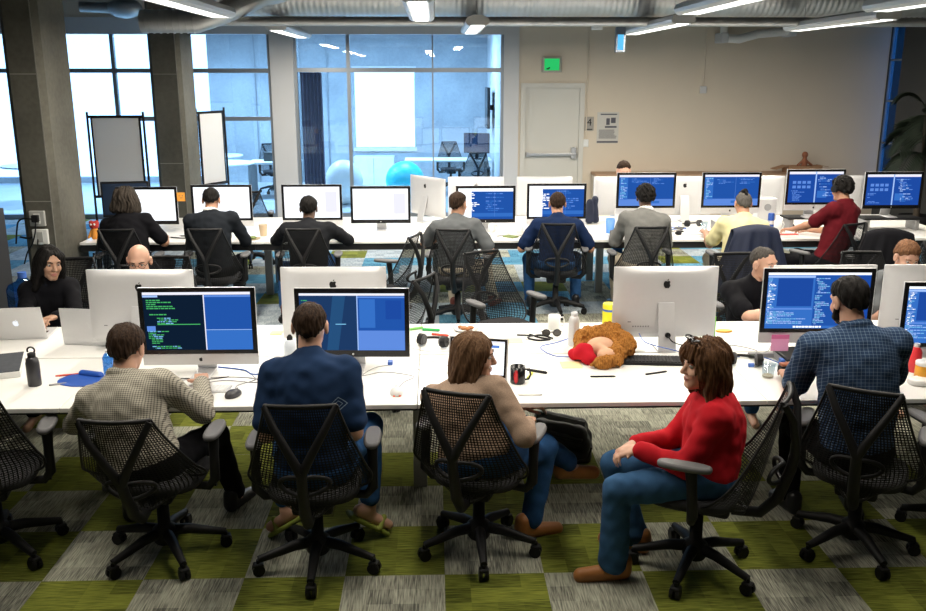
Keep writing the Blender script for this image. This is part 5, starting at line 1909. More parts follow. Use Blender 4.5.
def mouse(label, x, y, m, rz=0.0, glow=False):
    t = thing('computer_mouse', label, 'mouse', (x, y, TOP), rz)
    f = Field()
    f.ell((0, 0, 0.008), (0.031, 0.055, 0.027))
    f.ell((0, -0.02, 0.012), (0.028, 0.035, 0.026))
    link('shell', f.mesh('mouse', m, 0.0025, clip=lambda p: 0.001 - p[:, 2]), t)
    b = MB().box(-0.003, 0.003, 0.018, 0.036, 0.027, 0.036, 0.001)
    b.obj('wheel', M_leg, t)
    if glow:
        MB().box(-0.02, 0.02, -0.057, -0.05, 0.003, 0.010).obj('tail_light', emat('mouse_red', (1.0, 0.12, 0.03), 1.0), t)


mouse('dark grey mouse with a wire right of the cream checked sleeve', -1.085, 4.59, mat('mouse_grey', (0.05, 0.05, 0.055), 0.35), RAD(-25))
mouse('white mouse with a red glowing tail', -0.215, 4.60, M_white, RAD(5), True)


def cord(label, pts, r, m, cat='cable', z=TOP, name='cable'):
    out = spline([(p[0], p[1], (p[2] if len(p) > 2 else z) + r) for p in pts])
    return tag(MB().tube(out, r, 6).obj(name, m), label, cat)


M_cblue = mat('cable_blue', (0.06, 0.16, 0.55), 0.5)
M_cgrey = mat('cable_grey', (0.30, 0.30, 0.31), 0.5)
M_cwhite = mat('cable_white', (0.75, 0.75, 0.74), 0.5)
cord('grey mouse wire looping over the desk in front of the green-text computer', [(-1.085, 4.65), (-1.10, 4.75), (-1.02, 4.86), (-1.22, 4.90), (-1.45, 4.84), (-1.36, 4.76), (-1.20, 4.84), (-1.0, 4.80), (-1.05, 4.92)], 0.0025, M_cgrey)
cord('dark blue cable lying by the foot of the green-text computer', [(-1.28, 5.08), (-1.12, 5.02), (-1.05, 4.94), (-0.95, 4.98), (-0.88, 5.12)], 0.004, M_cblue)
cord('thin dark cable curling between keyboard and computer foot', [(-1.52, 4.80), (-1.44, 4.88), (-1.30, 4.86), (-1.18, 4.90)], 0.003, M_bezel)
cord('grey wire of the white mouse leading to a blue plug', [(-0.215, 4.655), (-0.18, 4.78), (-0.13, 4.88), (-0.30, 4.96), (-0.42, 4.90), (-0.36, 5.04), (-0.275, 5.09)], 0.002, M_cgrey)
cord('white thin cable loosely laid before the tan blazer woman', [(-0.12, 5.02), (0.0, 4.92), (0.12, 4.98), (0.02, 5.12), (-0.1, 5.2)], 0.002, M_cwhite)
cord('blue network cable running from the steel bottle to the furry toy', [(0.86, 5.60), (0.78, 5.52), (0.66, 5.42), (0.72, 5.24), (0.85, 5.21)], 0.003, M_cblue)
cord('blue network cable hanging from the silver computer over the desk', [(1.27, 5.37, 0.83), (1.30, 5.30, 0.79), (1.45, 5.24, 0.76), (1.60, 5.22), (1.72, 5.24), (1.85, 5.18)], 0.003, M_cblue)
cord('black power cable leaving the computer with the cable hole', [(1.43, 5.285, 0.835), (1.46, 5.27, 0.80), (1.56, 5.36, 0.75), (1.70, 5.42), (1.86, 5.46)], 0.004, M_black)
cord('blue cable arching behind the black headphones', [(1.74, 5.12), (1.85, 5.22), (1.98, 5.18), (2.05, 5.05)], 0.003, M_cblue)
cord('grey cable tangle near the pink sticky note', [(1.74, 5.32), (1.88, 5.42), (2.0, 5.30), (1.9, 5.22), (2.05, 5.28), (2.12, 5.4)], 0.0025, M_cgrey)
cord('blue cable looping beneath the silver computer of the brown-haired head', [(2.92, 5.38, 0.86), (2.95, 5.34, 0.80), (2.93, 5.30), (2.80, 5.24), (2.68, 5.30)], 0.003, M_cblue)
cord('curly white wire behind the navy T-shirt display', [(-0.15, 5.42), (-0.02, 5.34), (0.10, 5.36), (0.2, 5.32), (0.26, 5.37)], 0.0025, M_cwhite)
tag(MB().box(-0.287, -0.257, 5.085, 5.14, TOP, TOP + 0.022, 0.005).obj('usb_plug', M_cblue), 'small blue plug at the end of the mouse wire', 'plug')

t = thing('keyboard', 'slim white keyboard under the hand of the cream checked man', 'keyboard', (-1.27, 4.70, TOP), RAD(-4))
MB().box(-0.14, 0.14, -0.055, 0.055, 0, 0.010, 0.003).obj('keyboard_base', M_alu, t)
b = MB()
for i in range(5):
    for j in range(14):
        b.box(-0.132 + j * 0.019, -0.132 + j * 0.019 + 0.016, -0.048 + i * 0.0195, -0.048 + i * 0.0195 + 0.016, 0.010, 0.013)
b.obj('keys', M_white, t)
t = thing('keyboard', 'black full-size keyboard lying behind the furry toy', 'keyboard', (1.27, 5.11, TOP), RAD(-6))
MB().box(-0.225, 0.225, -0.075, 0.075, 0, 0.018, 0.006).obj('keyboard_base', M_black, t)
b = MB()
M_key = mat('dark_key', (0.03, 0.03, 0.033), 0.5)
for i in range(6):
    for j in range(20):
        b.box(-0.21 + j * 0.021, -0.21 + j * 0.021 + 0.017, -0.062 + i * 0.0205, -0.062 + i * 0.0205 + 0.017, 0.018, 0.024)
b.obj('keys', M_key, t)
t = thing('mouse_pad', 'blue gel mouse pad with a raised wrist rest', 'mouse pad', (-2.0, 4.87, TOP), RAD(-20))
M_gel = mat('gel_blue', (0.02, 0.09, 0.42), 0.4)
MB().pad(0, 0, 0.125, 0.105, 0, 0.006, 0.002, 2.4).obj('pad', M_gel, t)
f = Field().cone((-0.06, 0.085, 0.008), (0.06, 0.085, 0.008), 0.022, 0.022)
link('wrist_rest', f.mesh('rest', M_gel, 0.004, clip=lambda p: 0.001 - p[:, 2]), t)


def pen(label, x, y, rz, m, L=0.145, r=0.005, tip=None):
    t = thing('pen', label, 'pen', (x, y, TOP + r), rz)
    MB().tube([(-L / 2, 0, 0), (L * 0.28, 0, 0)], r, 10).obj('barrel', m, t)
    MB().tube([(L * 0.28, 0, 0), (L * 0.44, 0, 0), (L / 2, 0, 0)], [r * 1.1, r * 0.95, r * 0.25], 10).obj('pen_cap', tip or m, t)


M_rp = mat('red_pencil', (0.65, 0.06, 0.03), 0.5)
pen('red pen beside the black bottle', -2.10, 4.96, RAD(15), M_rp)
pen('short grey pen in front of the black bottle', -2.10, 4.80, RAD(20), M_cgrey, 0.09)
pen('red pencil below the bald man computer', -2.19, 5.60, RAD(2), M_rp, 0.15, 0.004)
pen('black marker lying beyond the yellow highlighter', 0.585, 4.93, RAD(-30), M_black, 0.125, 0.008)
pen('yellow highlighter touching the black mug', 0.535, 4.86, RAD(70), mat('highlighter', (0.75, 0.80, 0.05), 0.4), 0.11, 0.007)
pen('black pen lying in front of the furry toy', 0.95, 4.835, RAD(0), M_black)
pen('black pen near the face of the red-shirted woman', 1.27, 4.89, RAD(20), M_black)
pen('black pen on the rear half beside the yellow sheet', 0.60, 5.68, RAD(-10), M_black, 0.13)
pen('green marker by the black headphones of the rear half', -0.03, 5.82, RAD(-10), mat('marker_green', (0.03, 0.45, 0.10), 0.5), 0.12, 0.009)
pen('second green marker with a white end by the headphones', -0.12, 5.86, RAD(25), mat('marker_green2', (0.20, 0.55, 0.12), 0.5), 0.12, 0.009, M_white)
pen('red marker next to the green markers', 0.03, 5.70, RAD(-20), M_rp, 0.12, 0.008)
tag(MB().box(0.44, 0.57, 4.545, 4.61, TOP, TOP + 0.008, 0.003).obj('phone', M_white), 'white phone lying before the black mug', 'phone')
tag(MB().box(0.38, 0.56, 5.52, 5.63, TOP, TOP + 0.002).obj('paper_sheet', mat('yellow_paper', (0.85, 0.80, 0.42), 0.8)), 'pale yellow sheet behind the laptop page', 'paper')
tag(MB().box(-1.10, -1.02, 5.76, 5.84, TOP, TOP + 0.006).obj('sticky_pad', mat('sticky_yellow', (0.85, 0.78, 0.38), 0.8)), 'pale yellow sticky pad behind the white plastic bottle', 'notepad')
tag(MB().box(-0.25, -0.10, 5.48, 5.68, TOP, TOP + 0.003).obj('paper_sheet', M_paper), 'printed white sheet beside the display of the navy T-shirt man', 'paper')
tag(MB().box(-2.42, -2.34, 5.70, 5.76, TOP, TOP + 0.006, 0.002).obj('card', M_white), 'small white card by the glowing-logo laptop', 'card')
t = thing('sticky_note', 'pink sticky note stuck on the chin of the blue editor computer', 'note', (2.03, 5.031, 0.87), RAD(-2))
MB().box(-0.052, 0.052, -0.002, 0.0, -0.055, 0.02).obj('note_sheet', mat('pink_paper', (0.92, 0.42, 0.68), 0.8), t)
MB().box(-0.052, 0.052, -0.003, 0.0, 0.02, 0.045).obj('note_strip', mat('pink_dark', (0.72, 0.16, 0.38), 0.8), t)
t = thing('serving_plate', 'small plate of leftover food at the rear desk edge', 'plate', (0.20, 5.84, TOP))
MB().lathe([(0.05, 0), (0.085, 0.010), (0.088, 0.013), (0.05, 0.006), (0.001, 0.005)], seg=28, cap=False).obj('plate', M_white, t)
f = Field()
rr = random.Random(3)
for k in range(7):
    f.ell((rr.uniform(-0.035, 0.04), rr.uniform(-0.03, 0.03), 0.016), (0.018, 0.014, 0.011), k=0.006)
link('food', f.mesh('food', mat('food_brown', (0.45, 0.18, 0.06), 0.6, var=0.5, scale=50), 0.004), t)


def headset(label, x, y, rz, m=None, z=TOP):
    t = thing('headphones', label, 'headphones', (x, y, z), rz)
    m = m or M_black
    for s in (-1, 1):
        c = MB().tube([(s * 0.065, 0, 0.040), (s * 0.098, 0, 0.044)], [0.038, 0.034], 18)
        c.obj('ear_cup', m, t)
        MB().tube([(s * 0.052, 0, 0.039), (s * 0.066, 0, 0.040)], [0.030, 0.037], 18).obj('ear_cushion', mat('cushion_grey', (0.07, 0.07, 0.075), 0.7), t)
    MB().tube([(0.095 * math.cos(q), 0.16 * math.sin(q), 0.044 - 0.030 * math.sin(q)) for q in np.linspace(0, math.pi, 15)], 0.009, 8).obj('headband', m, t)


headset('black headphones with ear cups among green markers', -0.02, 5.46, RAD(-25))
headset('black headphones beside the red-shirted woman, on the near half', 1.83, 5.02, RAD(-15))
t = thing('sunglasses', 'folded sunglasses lying before the white mug', 'sunglasses', (0.76, 5.66, TOP))
b = MB()
for s in (-1, 1):
    b.tube([(s * 0.036 + 0.026 * math.cos(q), 0.0, 0.026 + 0.023 * math.sin(q)) for q in np.linspace(0, 2 * math.pi, 14)], 0.003, 6)
    b.tube([(s * 0.064, 0, 0.035), (s * 0.06, 0.06, 0.02), (-s * 0.03, 0.075, 0.006)], 0.003, 6)
b.obj('frame', M_bezel, t)
for s in (-1, 1):
    MB().add([(s * 0.036 + 0.025 * math.cos(q), 0.0, 0.026 + 0.022 * math.sin(q)) for q in np.linspace(0, 2 * math.pi, 14, endpoint=False)], [tuple(range(14))]).obj('lens', mat('lens_brown', (0.09, 0.08, 0.07), 0.15), t)
cord('black charger lead bundled by the folded sunglasses', [(0.62, 5.70), (0.68, 5.62), (0.74, 5.58), (0.66, 5.56), (0.60, 5.62), (0.69, 5.68), (0.76, 5.60)], 0.006, M_black)
cord('white lead curled by the folded sunglasses', [(0.58, 5.58), (0.66, 5.66), (0.78, 5.56), (0.84, 5.62)], 0.003, M_cwhite)
t = thing('drinking_glass', 'clear plastic cup with a little drink left', 'cup', (1.885, 4.80, TOP))
MB().lathe([(0.030, 0), (0.038, 0.085), (0.036, 0.085), (0.028, 0.004), (0.001, 0.004)], seg=24, cap=False).obj('cup', M_clear, t)
MB().lathe([(0.029, 0.005), (0.030, 0.016)], seg=24).obj('drink', mat('drink', (0.62, 0.52, 0.36), 0.2), t)
t = thing('box', 'upright bright green box edge against the silver computer', 'box', (1.80, 5.62, TOP))
MB().box(-0.014, 0.014, -0.06, 0.06, 0, 0.155, 0.004).obj('box_body', mat('lime_green', (0.20, 0.70, 0.05), 0.5), t)
MB().box(-0.008, 0.008, -0.0615, -0.060, 0.03, 0.06).box(-0.008, 0.008, -0.0615, -0.060, 0.085, 0.12).obj('box_print', mat('dark_green', (0.04, 0.25, 0.04), 0.5), t)
tag(MB().pad(1.93, 5.74, 0.055, 0.03, TOP, TOP + 0.012, 0.004, 2.2).obj('sponge', mat('amber', (0.75, 0.36, 0.05), 0.6)), 'flat amber disc beside the lime green box', 'coaster')
tag(MB().box(1.9, 2.2, 5.16, 5.19, TOP, TOP + 0.03, 0.004).obj('power_strip', M_cgrey), 'grey power strip behind the clear cup', 'power strip')
t = thing('screwdriver', 'clear tube with a blue end behind the clear cup', 'tube', (1.93, 4.99, TOP + 0.012))
MB().tube([(-0.06, 0, 0), (0.11, 0, 0)], 0.011, 12).obj('tube_body', M_clear, t)
MB().tube([(-0.09, 0, 0), (-0.06, 0, 0)], 0.013, 12).obj('tube_end', M_cblue, t)
tag(MB().box(2.03, 2.10, 4.98, 5.03, TOP, TOP + 0.045, 0.004).obj('small_box', M_cblue), 'small blue box behind the camera by the checked sleeve', 'box')
t = thing('camera', 'small black and orange camera by the blue checked sleeve', 'camera', (2.02, 4.88, TOP), RAD(10))
MB().box(-0.045, 0.045, -0.022, 0.022, 0, 0.045, 0.006).obj('camera_body', M_black, t)
MB().box(-0.04, 0.04, -0.02, 0.02, 0.045, 0.062, 0.006).obj('camera_top', mat('copper', (0.45, 0.17, 0.09), 0.4), t)
MB().tube([(0.0, -0.022, 0.024), (0.0, -0.04, 0.024)], 0.018, 16).obj('lens', mat('lens_orange', (0.55, 0.30, 0.12), 0.3), t)
# grey topped box at the edge of the picture
t = thing('flat_box', 'white flat box with a dark grey felt top at the desk end', 'box', (-2.62, 5.06, TOP), RAD(20))
MB().box(-0.22, 0.20, -0.20, 0.20, 0, 0.035, 0.004).obj('box_body', M_white, t)
MB().box(-0.215, 0.195, -0.195, 0.195, 0.035, 0.039).obj('felt_top', mat('grey_felt', (0.07, 0.075, 0.085), 0.95, var=0.2), t)

# furry toy lying on the desk
t = thing('plush_toy', 'brown furry plush animal with a red cloth lying on its side', 'toy', (1.015, 5.12, TOP), RAD(0))
t.scale = (1.08, 1.12, 1.2)
M_fur = hair_material('orange_brown_fur', (0.16, 0.055, 0.012), (0.50, 0.22, 0.05), 0.9)
fur = [lambda p: 0.006 * wobble(p, 120.0) + 0.004 * wobble(p[:, ::-1], 260.0)]
f = Field()
f.cone((-0.09, 0.17, 0.07), (0.06, 0.17, 0.085), 0.062, 0.068, 0.03)
f.cone((0.06, 0.17, 0.085), (0.12, 0.06, 0.065), 0.066, 0.055, 0.03)
f.cone((0.12, 0.06, 0.065), (0.05, -0.03, 0.05), 0.055, 0.045, 0.03)
f.cone((-0.09, 0.17, 0.05), (-0.14, 0.08, 0.04), 0.045, 0.03, 0.03)
link('toy_body', f.mesh('toy_body', M_fur, 0.005, fur), t)
f = Field()
f.ell((-0.015, 0.06, 0.055), (0.085, 0.07, 0.055))
f.ell((0.0, -0.04, 0.04), (0.055, 0.045, 0.038))
f.cone((-0.035, 0.0, 0.075), (0.03, -0.06, 0.06), 0.013, 0.009)
link('muzzle', f.mesh('muzzle', mat('peach_plush', (0.66, 0.40, 0.27), 0.9), 0.005), t)
f = Field()
f.cone((-0.04, -0.115, 0.032), (0.05, -0.09, 0.035), 0.034, 0.03)
f.cone((-0.09, -0.11, 0.02), (-0.04, -0.115, 0.03), 0.014, 0.03)
link('tuft', f.mesh('tuft', M_fur, 0.005, fur), t)
f = Field()
f.ell((-0.12, 0.0, 0.05), (0.055, 0.05, 0.045))
f.ell((-0.15, 0.045, 0.03), (0.05, 0.035, 0.028))
f.ell((-0.10, -0.045, 0.03), (0.045, 0.03, 0.028))
link('red_cloth', f.mesh('red_cloth', mat('red_felt', (0.50, 0.012, 0.025), 0.9), 0.005, [lambda p: 0.006 * wobble(p, 90.0)]), t)
f = Field().ell((0.165, 0.165, 0.075), (0.025, 0.022, 0.025))
link('nose', f.mesh('nose', M_black, 0.004), t)
tag(MB().box(0.74, 0.86, 5.0, 5.12, TOP, TOP + 0.003).obj('napkin', mat('yellow_napkin', (0.85, 0.72, 0.38), 0.8)), 'pale yellow napkin under the red cloth of the toy', 'napkin')
tag(MB().box(1.18, 1.30, 5.31, 5.48, TOP, TOP + 0.004).obj('paper_sheet', M_paper), 'white sheet behind the furry toy', 'paper')

# bag on the floor under the desk
t = thing('bag', 'black shoulder bag slumped on the carpet under the desk', 'bag', (0.80, 5.42, 0), RAD(-12))
M_bag = mat('black_nylon', (0.010, 0.010, 0.012), 0.5, bump=0.2, scale=60)
f = Field()
for z, k in ((0.05, 1.0), (0.13, 0.96), (0.20, 0.80)):
    for sx, sy in ((-1, -1), (1, -1), (1, 1), (-1, 1)):
        nx, ny = (-sy, sx)
        f.cone((0.15 * k * sx, 0.07 * sy, z - 0.02 * sx), (0.15 * k * nx, 0.07 * ny, z - 0.02 * nx), 0.05, 0.05, 0.02)
f.ell((0, 0, 0.12), (0.16, 0.09, 0.12))
link('bag_body', f.mesh('bag_body', M_bag, 0.006, [lambda p: 0.007 * wobble(p, 30.0) + 0.002 * wobble(p, 90.0)], clip=lambda p: 0.002 - p[:, 2]), t)
MB().at((0.0, -0.03, 0.235), 0, RAD(28), RAD(10)).box(-0.16, 0.16, -0.12, 0.05, -0.012, 0.012, 0.010).obj('flap', M_bag, t)
MB().tube([(-0.2, -0.05, 0.12), (-0.26, -0.12, 0.05), (-0.15, -0.2, 0.012), (0.05, -0.19, 0.012), (0.18, -0.12, 0.03), (0.2, -0.05, 0.08)], 0.012, 8).obj('strap', M_black, t)

# things round the first column
t = thing('water_jug', 'big clear blue water jug behind the woman in black', 'bottle', (-3.24, 7.0, 0.50))
MB().lathe([(0.10, 0), (0.12, 0.01), (0.125, 0.10), (0.118, 0.12), (0.125, 0.14), (0.125, 0.27), (0.11, 0.30), (0.05, 0.33), (0.03, 0.36)], seg=24).obj('jug_body', M_bluep, t)
MB().lathe([(0.033, 0.355), (0.033, 0.40)], seg=18).obj('cap', M_cblue, t)
t = thing('side_cabinet', 'low dark cabinet holding the water jug', 'cabinet', (-3.30, 7.05, 0))
MB().box(-0.30, 0.24, -0.25, 0.25, 0, 0.50, 0.006).obj('cabinet_body', M_dark, t)
MB().box(-0.26, 0.20, -0.256, -0.25, 0.04, 0.46).obj('door', M_black, t)
bottle('small blue water bottle on the floor side beside the woman in black', -2.52, 6.95, [(0.034, 0), (0.036, 0.01), (0.036, 0.14), (0.025, 0.17), (0.014, 0.185)], M_bluep, [(0.016, 0.184), (0.016, 0.205)], M_cblue, z=0.62)
tag(MB().pad(-2.50, 6.98, 0.10, 0.10, 0.60, 0.62, 0.004, 2).lathe([(0.02, 0.02), (0.02, 0.60)], (-2.50, 6.98, 0)).lathe([(0.12, 0), (0.12, 0.02)], (-2.50, 6.98, 0)).obj('side_table', M_dark), 'small dark round stand carrying the blue water bottle', 'table')
t = thing('equipment_rack', 'tall dark equipment rack at the edge beside the column', 'rack', (-3.98, 7.6, 0))
MB().box(-0.3, 0.24, -0.3, 0.3, 0, 1.28, 0.01).obj('rack_body', M_edge, t)
b = MB()
for k in range(7):
    b.box(-0.27, 0.21, -0.306, -0.3, 0.1 + k * 0.165, 0.23 + k * 0.165)
b.obj('front_panel', M_black, t)
MB().tube([(0.25, -0.2, 1.2), (0.30, -0.25, 1.0), (0.32, -0.2, 0.6), (0.27, -0.1, 0.3)], 0.02, 8).obj('cable_loom', M_black, t)

# ------------------------------------------------------------------ things on the far desks
t = thing('toy_figure', 'red-headed toy figure with big eyes and orange body', 'toy', (-3.555, 9.42, TOP))
f = Field().ell((0, 0, 0.145), (0.048, 0.045, 0.042)).ell((-0.03, 0.0, 0.175), (0.02, 0.02, 0.022)).ell((0.03, 0, 0.175), (0.02, 0.02, 0.022))
link('toy_head', f.mesh('toy_head', mat('toy_red', (0.45, 0.03, 0.02), 0.7), 0.005), t)
f = Field().cone((0, 0, 0.03), (0, 0, 0.10), 0.038, 0.03).cone((-0.03, 0, 0.09), (-0.06, -0.02, 0.02), 0.014, 0.012).cone((0.03, 0, 0.09), (0.055, -0.01, 0.04), 0.014, 0.012)
link('toy_body', f.mesh('toy_body', mat('toy_orange', (0.70, 0.28, 0.04), 0.7), 0.005), t)
for s in (-1, 1):
    MB().ell((s * 0.018, -0.042, 0.16), (0.012, 0.008, 0.012), 10, 6).obj('eye', M_white, t)
t = thing('sticky_note', 'orange sticky note on the edge of the white screen', 'note', (-2.735, 9.77, 1.13))
MB().box(-0.04, 0.045, -0.002, 0.002, -0.055, 0.04).obj('note_sheet', mat('orange_paper', (0.85, 0.36, 0.05), 0.8), t)
MB().box(-0.02, -0.01, -0.003, -0.002, 0.0, 0.008).box(0.015, 0.025, -0.003, -0.002, 0.0, 0.008).box(-0.01, 0.02, -0.003, -0.002, -0.02, -0.016).obj('note_drawing', M_ink, t)
t = thing('monitor', 'dark switched-off screen beside the long-haired man', 'monitor', (-3.50, 10.3, TOP), RAD(8))
MB().box(-0.26, 0.26, -0.02, 0.02, 0.10, 0.50, 0.006).obj('body', M_black, t)
MB().box(-0.24, 0.24, -0.024, -0.02, 0.13, 0.48).obj('screen', mat('off_screen', (0.02, 0.035, 0.07), 0.1), t)
MB().box(-0.03, 0.03, 0.0, 0.04, 0.0, 0.2).box(-0.1, 0.1, -0.08, 0.08, 0, 0.012, 0.003).obj('stand', M_black, t)


def flat_keyboard(label, x, y, rz=0.0):
    t = thing('keyboard', label, 'keyboard', (x, y, TOP), rz)
    MB().box(-0.15, 0.15, -0.055, 0.055, 0, 0.011, 0.003).obj('keyboard_base', M_alu, t)
    b = MB()
    for i in range(4):
        for j in range(12):
            b.box(-0.14 + j * 0.0235, -0.14 + j * 0.0235 + 0.020, -0.046 + i * 0.024, -0.046 + i * 0.024 + 0.020, 0.011, 0.014)
    b.obj('keys', M_white, t)


flat_keyboard('white keyboard before the blank screen of the empty far place', -0.60, 9.55)
flat_keyboard('white keyboard between the long-haired man and his screen', -2.85, 9.50, RAD(4))
flat_keyboard('white keyboard on the far desk of the dark sweater man', -1.30, 9.52)
flat_keyboard('white keyboard under the far navy T-shirt man screen', 1.30, 9.52)
flat_keyboard('white keyboard left beside the mouse of the grey sweater', 2.85, 9.52, RAD(-5))
flat_keyboard('white keyboard under the screen of the grey T-shirt man', 0.62, 9.54, RAD(-5))
mouse('black mouse on the far desk beside the grey sweater', 2.62, 9.52, M_black)
mouse('black mouse behind the mug of the split screen', 4.02, 9.95, M_black)
t = thing('tumbler', 'ribbed blue plastic tumbler beside the grey sweater', 'cup', (1.90, 9.62, TOP))
MB().lathe([(0.042, 0), (0.052, 0.16), (0.049, 0.16), (0.039, 0.005), (0.001, 0.005)], seg=18, cap=False).obj('cup', mat('blue_cup', (0.12, 0.32, 0.75), 0.3), t)
tag(MB().box(1.99, 2.07, 9.78, 9.86, TOP, TOP + 0.23, 0.005).obj('carton', M_white), 'tall white carton behind the blue tumbler', 'box')
tag(MB().lathe([(0.035, 0), (0.046, 0.12), (0.046, 0.125)], (-1.83, 9.55, TOP), 18).obj('paper_cup', mat('kraft', (0.55, 0.42, 0.28), 0.7)), 'kraft paper cup on the dark sweater man desk', 'cup')
t = thing('serving_plate', 'plate of greens beside the kraft paper cup', 'plate', (-1.92, 9.36, TOP))
MB().lathe([(0.06, 0), (0.095, 0.012), (0.055, 0.007), (0.001, 0.006)], seg=24, cap=False).obj('plate', mat('kraft2', (0.5, 0.4, 0.25), 0.7), t)
f = Field()
for k in range(8):
    f.ell((rr.uniform(-0.05, 0.05), rr.uniform(-0.04, 0.04), 0.018), (0.02, 0.016, 0.012), k=0.006)
link('food', f.mesh('food', mat('salad', (0.20, 0.26, 0.08), 0.6, var=0.5, scale=50), 0.005), t)
tag(MB().box(-0.04, 0.04, 9.36, 9.52, TOP, TOP + 0.02, 0.004).obj('notebook', mat('rust', (0.50, 0.20, 0.10), 0.6)), 'rust-coloured notebook at the desk joint by the grey T-shirt', 'notebook')
headset('black headphones in front of the yellow shirt screen', 2.92, 10.0, RAD(15))
t = thing('drinking_glass', 'clear glass between the headphones and the yellow shirt', 'glass', (2.93, 9.62, TOP))
MB().lathe([(0.032, 0), (0.038, 0.12), (0.036, 0.12), (0.030, 0.005), (0.001, 0.005)], seg=20, cap=False).obj('cup', M_clear, t)
t = thing('can', 'tall blue can beside the yellow shirt man', 'can', (3.66, 9.62, TOP))
MB().lathe([(0.030, 0), (0.034, 0.006), (0.034, 0.20), (0.028, 0.21)], seg=20).obj('can_body', mat('can_blue', (0.03, 0.10, 0.42), 0.35, 0.3), t)
MB().lathe([(0.0345, 0.09), (0.0345, 0.13)], seg=20, cap=False).obj('can_band', M_alu, t)
t = mug('white mug under the split screen of the red polo shirt', 3.80, 9.80, M_white, 0.05, 0.10)
tag(MB().box(3.70, 3.90, 9.42, 9.50, TOP, TOP + 0.006, 0.002).obj('card', mat('red_card', (0.6, 0.08, 0.06), 0.6)), 'red card lying before the white mug', 'card')
t = thing('laptop_stand', 'closed silver laptop lying on the black riser', 'laptop', (4.2, 9.74, TOP + 0.145))
MB().box(-0.16, 0.16, -0.10, 0.02, 0, 0.016, 0.003).obj('laptop_body', M_alu, t)
t.name = 'laptop'
t = thing('tower_speaker', 'tall silver speaker box behind the blue can', 'speaker', (3.80, 10.2, TOP))
MB().box(-0.11, 0.11, -0.08, 0.08, 0, 0.30, 0.008).obj('speaker_body', M_alu, t)
MB().tube([(0, -0.08, 0.2), (0, -0.084, 0.2)], 0.04, 20).obj('speaker_ring', M_cgrey, t)
cord('tangled blue cable on the far desk by the black headphones', [(2.4, 9.9), (2.55, 10.0), (2.7, 9.9), (2.62, 9.8), (2.8, 9.85), (2.75, 10.0)], 0.005, M_cblue)
cord('black cable on the desk of the long-haired man', [(-2.78, 9.45), (-2.6, 9.40), (-2.45, 9.46), (-2.6, 9.55), (-2.75, 9.52)], 0.007, M_bezel)
t = thing('coat', 'dark blue coat hanging on the chair end behind the tumbler', 'coat', (1.78, 10.25, 0.73))
f = Field().cone((0, 0, 0.05), (0, 0, 0.25), 0.055, 0.04).cone((0.07, 0.02, 0.05), (0.06, 0.02, 0.28), 0.045, 0.035)
link('coat_body', f.mesh('coat', M_jnavy, 0.006, [lambda p: 0.006 * wobble(p, 50.0)], clip=lambda p: 0.003 - p[:, 2]), t)
for (x, y, m, lab) in ((0.36, 9.44, 'kraft', 'brown notepad by the elbow of the grey T-shirt man'), (0.80, 9.40, 'salad', 'green notepad before the first code screen'), (2.72, 9.86, 'shade_and_dark_grey', 'dark notepad among the leads by the black headphones'), (-0.95, 9.42, 'shade_and_dark_grey', 'dark phone-sized pad on the desk of the blank screens')):
    tag(MB().at((x, y, TOP), x).box(-0.05, 0.05, -0.07, 0.07, 0, 0.014, 0.003).obj('notepad', MATS[m]), lab, 'notepad')
for (x, y, lab) in ((0.62, 9.72, 'white mug below the first code screen'), (0.92, 9.62, 'white mug between the two code screens')):
    mug(lab, x, y, M_white, 0.04, 0.09, 0.4)
cord('grey lead tangled between the two code screens', [(0.75, 9.6), (0.86, 9.55), (0.95, 9.52), (0.88, 9.45), (0.74, 9.48), (0.66, 9.42)], 0.004, M_cgrey)
cord('black lead tangled behind the mouse of the grey sweater', [(2.48, 9.7), (2.6, 9.74), (2.72, 9.68), (2.66, 9.62), (2.56, 9.66)], 0.006, M_black)
# extra small clutter on the desks: papers
for (x, y, rz, lab) in ((0.85, 9.60, 0.3, 'loose white sheet before the code screens'), (2.60, 9.75, -0.2, 'loose white sheet beside the grey sweater screen'), (-1.75, 9.75, 0.1, 'loose white sheet between the blank screens')):
    tag(MB().at((x, y, TOP), rz).box(-0.10, 0.10, -0.14, 0.14, 0, 0.004).obj('paper_sheet', M_paper), lab, 'paper')
t = thing('storage_box', 'open brown cardboard box with a cloth doll on the low cabinet', 'box', (6.25, 15.22, 0.74), RAD(4))
M_card = mat('cardboard', (0.36, 0.21, 0.12), 0.8)
b = MB()
b.box(-0.30, 0.30, -0.12, -0.11, 0, 0.16).box(-0.30, 0.30, 0.11, 0.12, 0, 0.16).box(-0.30, -0.29, -0.12, 0.12, 0, 0.16).box(0.29, 0.30, -0.12, 0.12, 0, 0.16).box(-0.30, 0.30, -0.12, 0.12, 0, 0.01)
b.obj('box_body', M_card, t)
MB().at((-0.30, 0, 0.16), 0, 0, RAD(-15)).box(-0.22, 0.0, -0.11, 0.11, 0, 0.008).at((0.30, 0, 0.16), 0, 0, RAD(10)).box(0, 0.12, -0.11, 0.11, 0, 0.008).obj('flap', M_card, t)
t = thing('doll', 'small rag doll sitting up in the cardboard box', 'toy', (6.28, 15.22, 0.76))
f = Field().ell((0, 0, 0.32), (0.05, 0.05, 0.055)).cone((0, 0, 0.05), (0, 0, 0.24), 0.06, 0.04).cone((-0.03, 0, 0.22), (-0.12, -0.02, 0.15), 0.02, 0.018).cone((0.03, 0, 0.22), (0.12, -0.02, 0.15), 0.02, 0.018)
link('doll_body', f.mesh('doll', mat('rust_cloth', (0.30, 0.12, 0.07), 0.9, var=0.5, scale=10), 0.007), t)

